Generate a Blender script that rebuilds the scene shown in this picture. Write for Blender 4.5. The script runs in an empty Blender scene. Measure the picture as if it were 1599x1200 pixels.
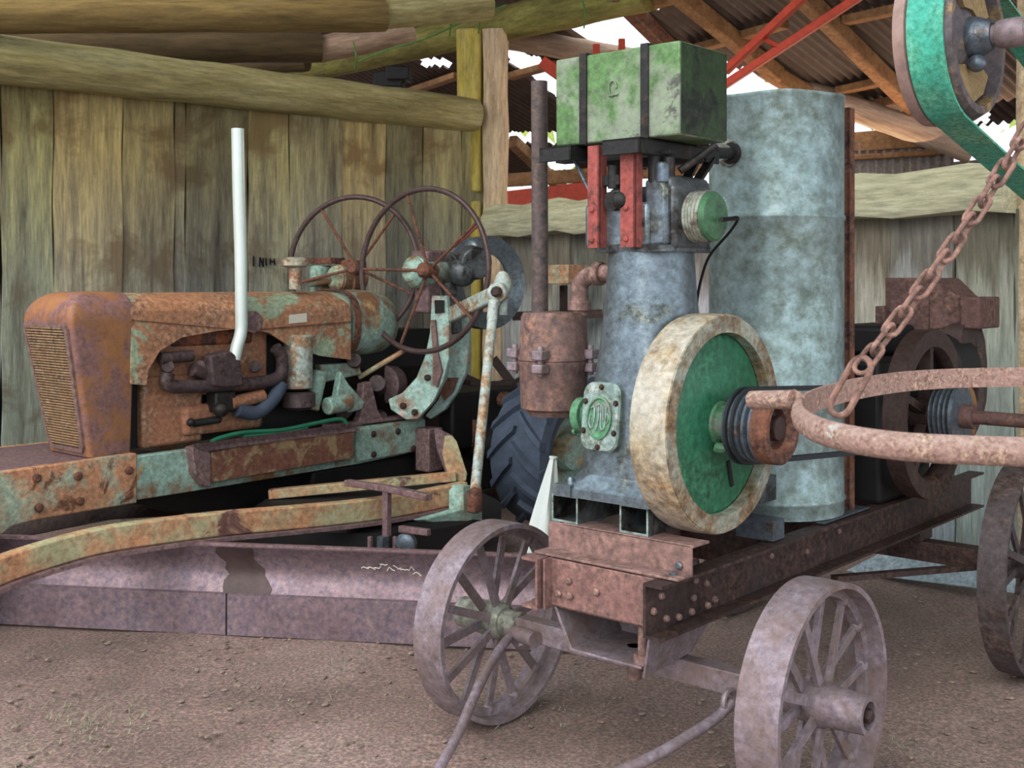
import bpy, bmesh, math, random
from mathutils import Vector, Matrix
random.seed(7)
C = bpy.context.scene.collection
F = 1800.0; CX = 799.5; HY = 440.0; EYE = 1.5
PI = math.pi

# ---------------------------------------------------------------- frames
class Frame:
    def __init__(s, x, y, deg):
        s.o = Vector((x, y, 0)); s.a = math.radians(deg)
        s.m = Matrix.Translation(s.o) @ Matrix.Rotation(s.a, 4, 'Z'); s.i = s.m.inverted()
    def D(s, px, py, d):          # point seen at px,py at distance d
        return s.i @ Vector(((px-CX)*d/F, d, EYE-(py-HY)*d/F))
    def _pl(s, px, py, ax, val):
        a = s.i @ Vector((0, 0, EYE)); b = s.D(px, py, 1.0)
        t = (val-a[ax])/(b[ax]-a[ax]); return a+(b-a)*t
    def U(s, px, py, u): return s._pl(px, py, 0, u)
    def V(s, px, py, v): return s._pl(px, py, 1, v)
    def Z(s, px, py, z): return s._pl(px, py, 2, z)
W0 = Frame(0, 0, 0)
CART = Frame(.3925, 3.58, -41.1)
GR = Frame(-1.867, 5.6, -41.1)
WL = Frame(-.2, 9.1, 38.75-180)      # left wall: local +x runs from the corner towards the left/front
WR = Frame(-.2, 9.1, -51.25)         # right wall: local +x runs from the corner towards the right/front

# ---------------------------------------------------------------- materials
def nt(name):
    m = bpy.data.materials.new(name); m.use_nodes = True
    t = m.node_tree; t.nodes.clear()
    o = t.nodes.new('ShaderNodeOutputMaterial'); b = t.nodes.new('ShaderNodeBsdfPrincipled')
    t.links.new(b.outputs[0], o.inputs[0]); return m, t, b
def c4(c): return (c[0], c[1], c[2], 1)
def noise(t, vec, scale, detail=5, rough=.6, dist=0):
    n = t.nodes.new('ShaderNodeTexNoise'); n.inputs['Scale'].default_value = scale
    n.inputs['Detail'].default_value = detail; n.inputs['Roughness'].default_value = rough
    n.inputs['Distortion'].default_value = dist
    t.links.new(vec, n.inputs['Vector']); return n.outputs['Fac']
def ramp(t, fac, stops):
    r = t.nodes.new('ShaderNodeValToRGB'); e = r.color_ramp.elements
    while len(e) < len(stops): e.new(.5)
    for i, (p, c) in enumerate(stops): e[i].position = p; e[i].color = c4(c)
    t.links.new(fac, r.inputs[0]); return r.outputs[0]
def mix(t, fac, a, b, mode='MIX'):
    n = t.nodes.new('ShaderNodeMix'); n.data_type = 'RGBA'; n.blend_type = mode
    for s, v in ((n.inputs[0], fac), (n.inputs[6], a), (n.inputs[7], b)):
        if isinstance(v, (int, float)): s.default_value = v
        elif isinstance(v, (tuple, list)): s.default_value = c4(v)
        else: t.links.new(v, s)
    return n.outputs[2]
def math_(t, op, a, b=0.0):
    n = t.nodes.new('ShaderNodeMath'); n.operation = op
    for s, v in ((n.inputs[0], a), (n.inputs[1], b)):
        if isinstance(v, (int, float)): s.default_value = v
        else: t.links.new(v, s)
    return n.outputs[0]
def mapped(t, scale=(1, 1, 1), rot=(0, 0, 0)):
    tc = t.nodes.new('ShaderNodeTexCoord'); mp = t.nodes.new('ShaderNodeMapping')
    mp.inputs['Scale'].default_value = scale; mp.inputs['Rotation'].default_value = rot
    t.links.new(tc.outputs['Object'], mp.inputs[0]); return mp.outputs[0]
def bump(t, b, h, s, d=.01):
    n = t.nodes.new('ShaderNodeBump'); n.inputs['Strength'].default_value = s; n.inputs['Distance'].default_value = d
    t.links.new(h, n.inputs['Height']); t.links.new(n.outputs[0], b.inputs['Normal'])
def patch(name, A, B, amt=.5, sc=7, rough=.6, metal=0., bmp=.3, st=(1, 1, 1), third=None, edge=.05, fine=40, amt3=.62, mott=.45):
    """weathered paint: A=(c1,c2) paint, B=(c1,c2) rust; amt=share of B; third=extra patch colour"""
    m, t, b = nt(name); v = mapped(t, st)
    n1 = noise(t, v, sc, 8, .65, .3); n2 = noise(t, v, sc*2.7, 6, .7); n3 = noise(t, v, fine, 4, .7)
    pa = mix(t, n2, A[0], A[1]); f2 = ramp(t, n3, [(.35, (0, 0, 0)), (.65, (1, 1, 1))]); rb = mix(t, f2, B[0], B[1])
    th = .5+(.5-amt)*.45
    mk = ramp(t, n1, [(max(0, th-edge), (0, 0, 0)), (min(1, th+edge), (1, 1, 1))])
    c = mix(t, mk, pa, rb)
    if third:
        n4 = noise(t, v, sc*.8, 7, .7, .6); v2 = ramp(t, n4, [(amt3-.05, (0, 0, 0)), (amt3, (1, 1, 1))])
        c = mix(t, v2, c, third)
    g = ramp(t, n3, [(.3, (.58, .58, .58)), (.7, (1.22, 1.22, 1.22))]); c = mix(t, 1, c, g, 'MULTIPLY')
    n5 = noise(t, v, sc*1.6, 10, .78, .8); g = ramp(t, n5, [(.34, (.55, .52, .5)), (.5, (1, 1, 1)), (.66, (1.25, 1.25, 1.25))]); c = mix(t, mott, c, g, 'MULTIPLY')
    t.links.new(c, b.inputs['Base Color']); b.inputs['Roughness'].default_value = rough; b.inputs['Metallic'].default_value = metal
    if bmp: bump(t, b, math_(t, 'ADD', n3, mk), bmp, .003)
    return m
def wood(name, cols, st, sc=3, rough=.85, bmp=.5, top=None, ztop=(1, 2), low=None, tint=True, stain=None):
    """streaky timber; st = mapping scale (small along the grain)"""
    m, t, b = nt(name); v = mapped(t, st)
    n1 = noise(t, v, sc, 8, .7, .2); n2 = noise(t, v, sc*6, 6, .75); v1 = mapped(t, (1, 1, 1)); n3 = noise(t, v1, 2.2, 5, .6, .4)
    c = ramp(t, n1, [(.28, cols[0]), (.45, cols[1]), (.6, cols[2]), (.75, cols[3])])
    g = ramp(t, n2, [(.3, (.6, .6, .6)), (.62, (1.15, 1.15, 1.15))]); c = mix(t, 1, c, g, 'MULTIPLY')
    if stain: c = mix(t, ramp(t, n3, [(.52, (0, 0, 0)), (.62, (.8, .8, .8))]), c, stain)
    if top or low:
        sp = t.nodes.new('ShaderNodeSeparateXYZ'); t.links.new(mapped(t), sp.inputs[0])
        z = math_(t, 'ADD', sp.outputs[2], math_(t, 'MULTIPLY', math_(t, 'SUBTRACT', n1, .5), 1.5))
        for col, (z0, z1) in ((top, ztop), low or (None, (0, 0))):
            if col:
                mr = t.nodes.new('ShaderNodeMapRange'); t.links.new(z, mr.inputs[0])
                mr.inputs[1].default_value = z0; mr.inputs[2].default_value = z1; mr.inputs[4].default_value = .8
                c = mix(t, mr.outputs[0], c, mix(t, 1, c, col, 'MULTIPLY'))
    if tint:
        at = t.nodes.new('ShaderNodeAttribute'); at.attribute_name = 'tint'
        c = mix(t, 1, c, at.outputs[0], 'MULTIPLY')
    t.links.new(c, b.inputs['Base Color']); b.inputs['Roughness'].default_value = rough
    bump(t, b, math_(t, 'ADD', n1, n2), bmp, .01); return m
def plain(name, c, rough=.6, metal=0., var=.25, sc=20, bmp=.1):
    d = tuple(x*(1-var) for x in c); e = tuple(min(1, x*(1+var)) for x in c)
    m, t, b = nt(name); v = mapped(t); n = noise(t, v, sc, 6, .7)
    t.links.new(ramp(t, n, [(.3, d), (.7, e)]), b.inputs['Base Color'])
    b.inputs['Roughness'].default_value = rough; b.inputs['Metallic'].default_value = metal
    if bmp: bump(t, b, n, bmp, .003)
    return m

R1 = (.17, .065, .04); R2 = (.33, .15, .09); DR = (.075, .04, .035); PUR = (.26, .19, .21)
M = {}
M['grey_metal'] = patch('weathered_grey_iron', ((.25, .3, .33), (.15, .18, .2)), ((.06, .07, .06), (.2, .21, .18)), .3, 6, .33, .45, .2, third=(.10, .2, .12), amt3=.66)
M['engine_dark'] = patch('oily_dark_iron', ((.08, .09, .09), (.2, .22, .23)), ((.02, .02, .02), (.06, .05, .04)), .45, 9, .4, .3)
M['cream_rim'] = patch('worn_cream_paint', ((.62, .56, .44), (.5, .46, .38)), ((.3, .19, .09), (.5, .36, .2)), .38, 5, .5, .1, .15, edge=.12)
M['rim_side'] = patch('worn_rim_edge', ((.5, .5, .44), (.4, .42, .33)), ((.22, .13, .06), (.36, .25, .14)), .5, 9, .5, .2, .15, edge=.1)
M['green_paint'] = patch('green_enamel', ((.035, .19, .10), (.05, .24, .13)), ((.03, .14, .07), (.07, .27, .15)), .4, 5, .42, 0, .05)
M['green_light'] = patch('pale_green_enamel', ((.1, .27, .14), (.16, .33, .2)), ((.33, .38, .32), (.2, .22, .18)), .35, 14, .5, 0, .15)
M['cover'] = patch('worn_green_grey_iron', ((.36, .43, .41), (.25, .34, .3)), ((.14, .2, .13), (.42, .45, .42)), .45, 22, .45, .2, .3)
M['tank_green'] = patch('flaking_green_tin', ((.13, .235, .09), (.17, .28, .12)), ((.34, .37, .29), (.24, .29, .2)), .55, 5, .55, .1, .15, third=(.12, .13, .1), amt3=.63)
M['green_cap'] = patch('dull_green_cap', ((.07, .19, .09), (.11, .24, .13)), ((.2, .27, .2), (.06, .13, .07)), .35, 14, .4)
M['teal_pale'] = patch('pale_teal_paint', ((.5, .66, .58), (.42, .58, .52)), ((.5, .33, .24), (.35, .2, .11)), .36, 6, .55, 0, .15, third=(.58, .48, .4), amt3=.64)
M['stain'] = plain('grease_stain', (.1, .065, .06), .5, .1, .3, 14)
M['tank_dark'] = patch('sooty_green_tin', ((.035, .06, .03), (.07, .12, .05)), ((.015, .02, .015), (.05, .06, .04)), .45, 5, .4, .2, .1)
M['black_iron'] = patch('blackened_iron', ((.022, .021, .02), (.045, .043, .042)), ((.02, .015, .012), (.07, .05, .04)), .4, 10, .5, .3)
M['red_paint'] = patch('faded_red_oxide', ((.33, .075, .06), (.42, .13, .11)), ((.16, .06, .05), (.3, .1, .08)), .3, 14, .6)
M['rust_pink'] = patch('dry_pinkish_rust', ((.34, .22, .19), (.27, .17, .15)), ((.2, .12, .1), (.4, .27, .22)), .4, 6, .7, .1, .2, edge=.1)
M['hopper'] = patch('brown_mauve_rust', ((.19, .1, .085), (.15, .085, .075)), ((.1, .06, .05), (.24, .13, .1)), .4, 6, .75, .1)
M['rust'] = patch('rust', (R1, R2), (DR, (.24, .12, .08)), .45, 10, .75, .1)
M['rust_dark'] = patch('dark_oily_rust', ((.055, .035, .032), (.1, .06, .05)), ((.03, .022, .02), (.15, .075, .045)), .35, 6, .55, .2)
M['rail'] = patch('brown_channel_steel', ((.1, .06, .055), (.055, .04, .04)), ((.03, .024, .024), (.17, .09, .06)), .45, 4, .55, .25, .2, edge=.15)
M['rail_front'] = patch('pink_oxide_steel', ((.34, .19, .16), (.27, .16, .15)), ((.2, .13, .12), (.4, .25, .2)), .4, 7, .6, .1, .15, edge=.12)
M['wheel'] = patch('mauve_rusted_iron', ((.37, .31, .34), (.29, .235, .255)), ((.34, .245, .2), (.2, .145, .14)), .4, 7, .6, .25, .25, edge=.12)
M['wheel_dark'] = patch('brown_iron_rim', ((.15, .12, .125), (.11, .085, .08)), ((.1, .065, .05), (.19, .14, .13)), .4, 7, .6, .25, .25)
M['hub_pale'] = patch('cream_worn_hub', ((.42, .42, .34), (.26, .28, .25)), ((.14, .13, .12), (.33, .3, .22)), .45, 16, .55, .2)
M['brownstack'] = patch('brown_pipe', ((.14, .11, .11), (.17, .12, .11)), ((.1, .1, .1), (.2, .13, .1)), .4, 8, .6, .2)
M['galv'] = patch('galvanised_sheet', ((.33, .41, .41), (.27, .35, .36)), ((.29, .36, .28), (.37, .46, .48)), .45, 3.5, .5, .35, .05, edge=.2, fine=18)
M['pot'] = patch('cast_pot_rust', ((.27, .17, .15), (.21, .14, .13)), ((.16, .11, .1), (.34, .19, .12)), .35, 5, .7, .1, .1, edge=.12)
M['cold_steel'] = patch('blue_grey_steel', ((.14, .17, .2), (.2, .24, .28)), ((.08, .08, .09), (.28, .2, .15)), .3, 14, .4, .5)
# grader paint
OR = ((.66, .37, .21), (.55, .29, .16)); TL = ((.42, .56, .47), (.32, .48, .41))
M['hood'] = patch('hood_rust_and_orange', ((.55, .31, .17), (.44, .21, .11)), ((.26, .13, .08), (.55, .36, .23)), .42, 3.2, .6, .05, .15, third=(.42, .5, .35), edge=.12, amt3=.58)
M['nose'] = patch('nose_rust', ((.27, .15, .15), (.34, .19, .15)), ((.56, .27, .08), (.3, .15, .1)), .48, 6, .6, .05, .15, edge=.06)
M['teal'] = patch('teal_paint_rusting', TL, ((.35, .19, .09), (.24, .12, .06)), .38, 4.5, .6, 0, .2, third=(.5, .34, .17), edge=.06, amt3=.63)
M['frame'] = patch('frame_orange_teal', OR, ((.42, .55, .45), (.52, .54, .38)), .33, 4.5, .62, 0, .25, third=(.24, .11, .06), edge=.06, amt3=.65)
M['frame_rust'] = patch('frame_flaked', ((.2, .085, .06), (.28, .12, .07)), ((.55, .43, .22), (.24, .11, .07)), .42, 9, .7, 0, .35, edge=.03)
M['drawbar'] = patch('drawbar_orange_cream', ((.6, .35, .19), (.5, .27, .15)), ((.54, .48, .28), (.42, .43, .28)), .5, 5, .6, 0, .2, third=(.2, .1, .08), edge=.1, amt3=.62)
M['blade'] = patch('blade_mauve_steel', ((.28, .2, .22), (.22, .15, .16)), ((.27, .23, .3), (.32, .235, .22)), .45, 2.5, .45, .25, .1, edge=.2, third=(.1, .06, .055), amt3=.7)
M['purple_rust'] = patch('purple_dusty_rust', ((.3, .2, .2), (.22, .13, .14)), ((.2, .1, .08), (.34, .25, .23)), .4, 7, .6, .1, .15, edge=.1)
M['orange_block'] = patch('orange_engine_paint', ((.5, .25, .15), (.42, .19, .1)), ((.3, .14, .08), (.5, .32, .2)), .35, 6, .55)
M['manifold'] = patch('manifold_iron', ((.12, .08, .085), (.09, .06, .06)), ((.05, .035, .035), (.16, .1, .09)), .45, 12, .6, .1)
M['white_post'] = patch('white_teal_worn', ((.6, .64, .58), (.45, .55, .5)), ((.4, .22, .1), (.48, .36, .24)), .42, 9, .6, 0, .15)
M['stack'] = plain('pale_pipe', (.68, .76, .7), .35, .3, .08, 6)
M['white'] = plain('white_canvas', (.66, .72, .68), .8, 0, .08, 8)
M['whiteboard'] = patch('pale_blue_sheet', ((.5, .6, .64), (.44, .53, .56)), ((.34, .42, .45), (.55, .62, .64)), .35, 4, .7, 0, .1)
M['tyre'] = plain('blue_black_rubber', (.075, .098, .14), .75, 0, .25, 12)
M['dark'] = plain('black_grease_and_shade', (.014, .012, .012), .6, .1, .3, 12)
M['label'] = plain('label_card', (.72, .68, .58), .6, 0, .05)
M['hose'] = plain('green_hose', (.03, .2, .11), .45, 0, .2)
M['cable'] = plain('black_cable', (.01, .01, .012), .4)
M['belt_rubber'] = plain('belt_rubber', (.03, .035, .04), .6)
M['belt_teal'] = patch('teal_belt', ((.1, .5, .37), (.08, .42, .3)), ((.1, .36, .22), (.28, .48, .32)), .38, 6, .7, 0, .05, edge=.15, fine=90)
M['pulley_side'] = patch('pulley_iron', ((.2, .17, .17), (.14, .12, .13)), ((.3, .2, .09), (.36, .26, .13)), .3, 10, .7, .2, .4)
M['pulley_sand'] = plain('sandy_rust', (.33, .24, .12), .9, 0, .3, 90, .5)
M['belt_edge'] = plain('pulley_rim_pink', (.34, .24, .21), .8, 0, .2, 30)
M['hoop'] = patch('pitted_pink_rust', ((.46, .32, .27), (.38, .25, .21)), ((.3, .18, .14), (.56, .42, .33)), .42, 30, .75, .1, .5, third=(.62, .6, .54), amt3=.68, fine=160)
M['chain'] = patch('chain_rust', ((.36, .22, .17), (.27, .16, .13)), ((.2, .12, .1), (.42, .28, .22)), .4, 60, .75, .1, .4)
M['orange_wood'] = wood('orange_timber', ((.17, .075, .03), (.3, .15, .06), (.38, .21, .09), (.44, .28, .14)), (2, 2, 2), 3, tint=False)
M['red_steel'] = plain('red_oxide_steel', (.5, .06, .02), .6, 0, .2)
M['sheet'] = patch('old_roof_iron', ((.15, .11, .095), (.115, .08, .065)), ((.2, .12, .075), (.085, .06, .055)), .45, 1.2, .7, .1, .05, edge=.2, fine=9)
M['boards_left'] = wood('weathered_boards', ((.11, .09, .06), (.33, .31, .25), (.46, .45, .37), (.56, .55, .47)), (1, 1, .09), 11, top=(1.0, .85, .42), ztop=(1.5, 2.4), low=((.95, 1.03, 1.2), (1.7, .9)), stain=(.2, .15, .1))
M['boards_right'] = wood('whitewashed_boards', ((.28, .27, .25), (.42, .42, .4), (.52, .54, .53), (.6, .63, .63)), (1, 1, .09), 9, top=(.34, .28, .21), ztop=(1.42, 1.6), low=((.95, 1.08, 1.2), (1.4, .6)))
M['log_yellow'] = wood('mossy_log', ((.15, .12, .045), (.34, .29, .12), (.45, .4, .2), (.5, .46, .28)), (.12, 1, 1), 8, tint=False)
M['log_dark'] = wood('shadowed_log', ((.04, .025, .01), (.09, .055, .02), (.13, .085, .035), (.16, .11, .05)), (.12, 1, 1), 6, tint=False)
M['log_gold'] = wood('amber_log', ((.07, .045, .012), (.17, .11, .032), (.26, .18, .06), (.32, .24, .1)), (.12, 1, 1), 6, tint=False)
M['log_green'] = wood('green_mossy_log', ((.08, .065, .02), (.2, .17, .04), (.3, .27, .07), (.33, .24, .1)), (.3, 1, 1), 5, tint=False)
M['log_pink'] = wood('bare_pole', ((.25, .15, .1), (.42, .29, .2), (.55, .4, .3), (.6, .48, .38)), (.12, 1, 1), 6, tint=False)
M['post_yellow'] = wood('yellow_lichen_post', ((.26, .2, .03), (.46, .36, .06), (.52, .43, .12), (.5, .42, .24)), (1, 1, .15), 6, tint=False)
M['post_pale'] = wood('pale_peeled_post', ((.3, .18, .09), (.6, .46, .3), (.68, .56, .4), (.7, .62, .48)), (1, 1, .15), 6, tint=False)
M['beam_pale'] = wood('pale_grey_green_beam', ((.4, .38, .24), (.54, .52, .36), (.6, .58, .42), (.64, .62, .48)), (.12, 1, 1), 6, tint=False)
M['leaf'] = plain('sunlit_foliage', (.4, .5, .12), .7, 0, .4, 6)

def ground_mat():
    m, t, b = nt('red_brown_dirt'); v = mapped(t)
    n1 = noise(t, v, 1.1, 8, .6, .3); n2 = noise(t, v, 75, 8, .8); n3 = noise(t, v, 14, 6, .7)
    c = ramp(t, n1, [(.32, (.2, .14, .12)), (.5, (.29, .205, .175)), (.7, (.37, .285, .25))])
    c = mix(t, ramp(t, n3, [(.52, (0, 0, 0)), (.68, (.55, .55, .55))]), c, (.2, .18, .13))
    g = ramp(t, n2, [(.3, (.35, .35, .35)), (.48, (.95, .95, .95)), (.64, (1.9, 1.85, 1.8))]); c = mix(t, 1, c, g, 'MULTIPLY')
    vo = t.nodes.new('ShaderNodeTexVoronoi'); vo.inputs['Scale'].default_value = 16; t.links.new(v, vo.inputs[0])
    k = ramp(t, vo.outputs['Distance'], [(.07, (.6, .6, .6)), (.12, (0, 0, 0))])
    c = mix(t, k, c, (.45, .4, .32))
    t.links.new(c, b.inputs['Base Color']); b.inputs['Roughness'].default_value = .95
    bump(t, b, n2, .45, .008); return m
M['ground'] = ground_mat()

# ---------------------------------------------------------------- mesh builder
def basis(ax):
    ax = Vector(ax).normalized(); h = Vector((0, 0, 1)) if abs(ax.z) < .9 else Vector((1, 0, 0))
    a = h.cross(ax).normalized(); return a, ax.cross(a), ax
class B:
    def __init__(s): s.b = bmesh.new()
    def hexa(s, pts):
        v = [s.b.verts.new(p) for p in pts]
        for f in ((0, 3, 2, 1), (4, 5, 6, 7), (0, 1, 5, 4), (1, 2, 6, 5), (2, 3, 7, 6), (3, 0, 4, 7)): s.b.faces.new([v[i] for i in f])
        return s
    def box(s, a, c):
        x0, y0, z0 = a; x1, y1, z1 = c
        return s.hexa([(x0, y0, z0), (x1, y0, z0), (x1, y1, z0), (x0, y1, z0), (x0, y0, z1), (x1, y0, z1), (x1, y1, z1), (x0, y1, z1)])
    def beam(s, a, c, w, h, up=(0, 0, 1), w2=None, h2=None):
        a = Vector(a); c = Vector(c); d = (c-a).normalized(); r = d.cross(Vector(up)).normalized(); n = r.cross(d)
        w2 = w2 or w; h2 = h2 or h; o = []
        for p, ww, hh in ((a, w, h), (c, w2, h2)):
            o += [p-r*ww/2-n*hh/2, p+r*ww/2-n*hh/2, p+r*ww/2+n*hh/2, p-r*ww/2+n*hh/2]
        return s.hexa(o)
    def rings(s, rs, closed=False, cap=True):
        L = [[s.b.verts.new(p) for p in r] for r in rs]; n = len(L[0])
        m = len(L) if closed else len(L)-1
        for i in range(m):
            A = L[i]; D = L[(i+1) % len(L)]
            for j in range(n): s.b.faces.new((A[j], A[(j+1) % n], D[(j+1) % n], D[j]))
        if cap and not closed: s.b.faces.new(L[0][::-1]); s.b.faces.new(L[-1])
        return s
    def tube(s, path, r, seg=10, closed=False, cap=True, sx=1, noisy=0):
        P = [Vector(p) for p in path]; n = len(P); rr = r if isinstance(r, (list, tuple)) else [r]*n
        rs = []; pa = None
        for i in range(n):
            a = P[(i-1) % n] if closed or i > 0 else P[i]; c = P[(i+1) % n] if closed or i < n-1 else P[i]
            d = (c-a).normalized()
            if pa is None: u, w, _ = basis(d)
            else:
                u = (pa-d*pa.dot(d)).normalized(); w = d.cross(u)
            pa = u
            rs.append([P[i]+(u*math.cos(2*PI*k/seg)*sx+w*math.sin(2*PI*k/seg))*rr[i]*(1+noisy*math.sin(i*1.7+3*k/seg*PI)*.5+noisy*random.uniform(-.5, .5)) for k in range(seg)])
        return s.rings(rs, closed, cap)
    def cyl(s, a, c, r, r2=None, seg=20): return s.tube([a, c], [r, r if r2 is None else r2], seg)
    def lathe(s, prof, o, ax, seg=32, cap=True):     # prof: list of (r, h)
        a, w, d = basis(ax); o = Vector(o)
        return s.rings([[o+d*h+(a*math.cos(2*PI*k/seg)+w*math.sin(2*PI*k/seg))*max(r, .0004) for k in range(seg)] for r, h in prof], False, cap)
    def ring(s, prof, o, ax, seg=48):                # closed profile swept round
        a, w, d = basis(ax); o = Vector(o); n = len(prof)
        rs = [[o+d*h+(a*math.cos(2*PI*k/seg)+w*math.sin(2*PI*k/seg))*r for r, h in prof] for k in range(seg)]
        return s.rings(rs, True)
    def plate(s, pts, ext):
        ext = Vector(ext); P = [Vector(p) for p in pts]
        v0 = [s.b.verts.new(p) for p in P]; v1 = [s.b.verts.new(p+ext) for p in P]; n = len(P)
        s.b.faces.new(v0[::-1]); s.b.faces.new(v1)
        for i in range(n): s.b.faces.new((v0[i], v0[(i+1) % n], v1[(i+1) % n], v1[i]))
        return s
    def sweep(s, prof, path, up=(0, 0, 1), closed=False):   # prof (side, up) closed polygon
        P = [Vector(p) for p in path]; n = len(P); up = Vector(up); rs = []
        for i in range(n):
            a = P[(i-1) % n] if closed or i > 0 else P[i]; c = P[(i+1) % n] if closed or i < n-1 else P[i]
            d = (c-a).normalized(); r = d.cross(up).normalized(); q = r.cross(d)
            rs.append([P[i]+r*x+q*y for x, y in prof])
        return s.rings(rs, closed)
    def ball(s, o, r, sz=(1, 1, 1), seg=16):
        m = Matrix.Translation(Vector(o)) @ Matrix.Diagonal((sz[0], sz[1], sz[2], 1))
        bmesh.ops.create_uvsphere(s.b, u_segments=seg, v_segments=seg//2+2, radius=r, matrix=m); return s
    def bolt(s, o, ax, r=.012, h=.01):
        ax = Vector(ax).normalized(); o = Vector(o); return s.tube([o-ax*.004, o+ax*h*.6, o+ax*h], [r, r, r*.6], 8)
def mesh(name, bb, mat, off=Vector((0, 0, 0)), bev=0, ang=35, boards=None):
    bm = bb.b; bmesh.ops.recalc_face_normals(bm, faces=bm.faces)
    bmesh.ops.translate(bm, verts=bm.verts, vec=-Vector(off))
    me = bpy.data.meshes.new(name); bm.to_mesh(me); bm.free()
    me.polygons.foreach_set('use_smooth', [True]*len(me.polygons)); me.set_sharp_from_angle(angle=math.radians(ang))
    me.materials.append(M[mat] if isinstance(mat, str) else mat)
    o = bpy.data.objects.new(name, me); C.objects.link(o)
    if bev:
        md = o.modifiers.new('edge', 'BEVEL'); md.width = bev; md.segments = 2; md.limit_method = 'ANGLE'; md.angle_limit = math.radians(40)
    return o
def props(o, label, cat, group=None, kind=None):
    if label: o['label'] = label
    if cat: o['category'] = cat
    if group: o['group'] = group
    if kind: o['kind'] = kind
    return o
class T:            # a thing made of parts; vertices are given in frame coordinates
    def __init__(s, name, label, cat, fr, base, group=None):
        s.fr = fr; s.off = Vector(base); s.e = bpy.data.objects.new(name, None); s.e.empty_display_size = .1
        C.objects.link(s.e); s.e.location = fr.m @ s.off; s.e.rotation_euler = (0, 0, fr.a); props(s.e, label, cat, group)
    def part(s, name, bb, mat, parent=None, label=None, **k):
        o = mesh(name, bb, mat, s.off, **k); o.parent = parent or s.e
        if label: o['label'] = label
        return o
def single(name, label, cat, fr, base, bb, mat, group=None, kind=None, **k):
    o = mesh(name, bb, mat, Vector(base), **k); o.location = fr.m @ Vector(base); o.rotation_euler = (0, 0, fr.a)
    return props(o, label, cat, group, kind)
def bez(pts, n=8):     # catmull-rom through points
    P = [Vector(p) for p in pts]; P = [P[0]*2-P[1]]+P+[P[-1]*2-P[-2]]; o = []
    for i in range(1, len(P)-2):
        for k in range(n):
            t = k/n; a, b, c, d = P[i-1:i+3]
            o.append(.5*((2*b)+(c-a)*t+(2*a-5*b+4*c-d)*t*t+(3*b-a-3*c+d)*t**3))
    o.append(P[-2]); return o
# ================================================================ SETTING
X, Y, Z = Vector((1, 0, 0)), Vector((0, 1, 0)), Vector((0, 0, 1))
# ground: fine dirt, gently uneven
b = B(); bmesh.ops.create_grid(b.b, x_segments=150, y_segments=150, size=15)
for v in b.b.verts:
    v.co.y += 8
    v.co.z = .006*math.sin(v.co.x*3.1+v.co.y*2.3)+.004*math.sin(v.co.x*7.7-v.co.y*5.1)-.008
single('floor', None, None, W0, (0, 0, 0), b, 'ground', kind='structure')
b = B(); random.seed(3)
for i in range(1500):
    x = random.uniform(-3, 3.2); y = random.uniform(2.2, 7); r = random.uniform(.004, .012)
    bmesh.ops.create_icosphere(b.b, subdivisions=1, radius=r, matrix=Matrix.Translation((x, y, 0)) @ Matrix.Rotation(random.random()*3, 4, 'Z') @ Matrix.Diagonal((1.5, 1, .5, 1)))
single('gravel', 'small scattered stones and chips on the brown dirt floor', 'gravel', W0, (0, 0, 0), b, plain('gravel_stone', (.3, .23, .18), .9, 0, .4, 5), kind='stuff')
b = B()
for (cx_, cy_, rr, n) in ((-2.0, 3.55, .35, 500), (-1.45, 3.9, .3, 300), (-1.55, 3.35, .22, 250), (1.0, 3.6, .4, 250), (.05, 4.15, .3, 200), (-.9, 4.3, .35, 150)):
    for i in range(n):
        a = random.random()*2*PI; q = rr*random.random()**.7; x = cx_+q*math.cos(a); y = cy_+q*math.sin(a); t = random.random()*PI; l = random.uniform(.01, .03)
        p = Vector((x, y, -.002)); d = Vector((math.cos(t)*l, math.sin(t)*l, random.uniform(.001, .012)))
        w = Vector((-math.sin(t), math.cos(t), 0))*.0022
        b.b.faces.new([b.b.verts.new(k) for k in (p-w, p+w, p+d)])
single('dry_grass', 'sparse dry grass and straw lying on the brown dirt', 'grass', W0, (0, 0, 0), b, plain('straw_and_weed', (.3, .3, .2), .9, 0, .4, 4), kind='stuff')

def board_wall(name, fr, x_edges, zt, mat, th=.03):
    b = B(); lay = b.b.loops.layers.float_color.new('tint')
    for i in range(len(x_edges)-1):
        x0, x1 = x_edges[i]+.004, x_edges[i+1]-.004; dy = random.uniform(-.012, .012); n0 = len(b.b.faces)
        N = 14; tl = random.uniform(-.02, .02); rs = []
        for k in range(N+1):
            z = -.03+(zt+.03)*k/N; j0 = .006*math.sin(k*1.3+i*2); j1 = .006*math.sin(k*1.7+i)
            rs.append([(x0+j0, dy, z), (x1+j1, dy+tl*.3, z), (x1+j1, dy+th, z), (x0+j0, dy+th, z)])
        b.rings(rs); b.b.faces.ensure_lookup_table()
        g = random.uniform(.62, 1.18); c = (g*random.uniform(.95, 1.1), g, g*random.uniform(.85, 1.05), 1)
        for f in b.b.faces[n0:]:
            for l in f.loops: l[lay] = c
    return single(name, None, None, fr, (0, 0, 0), b, mat, kind='structure')
random.seed(5)
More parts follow.
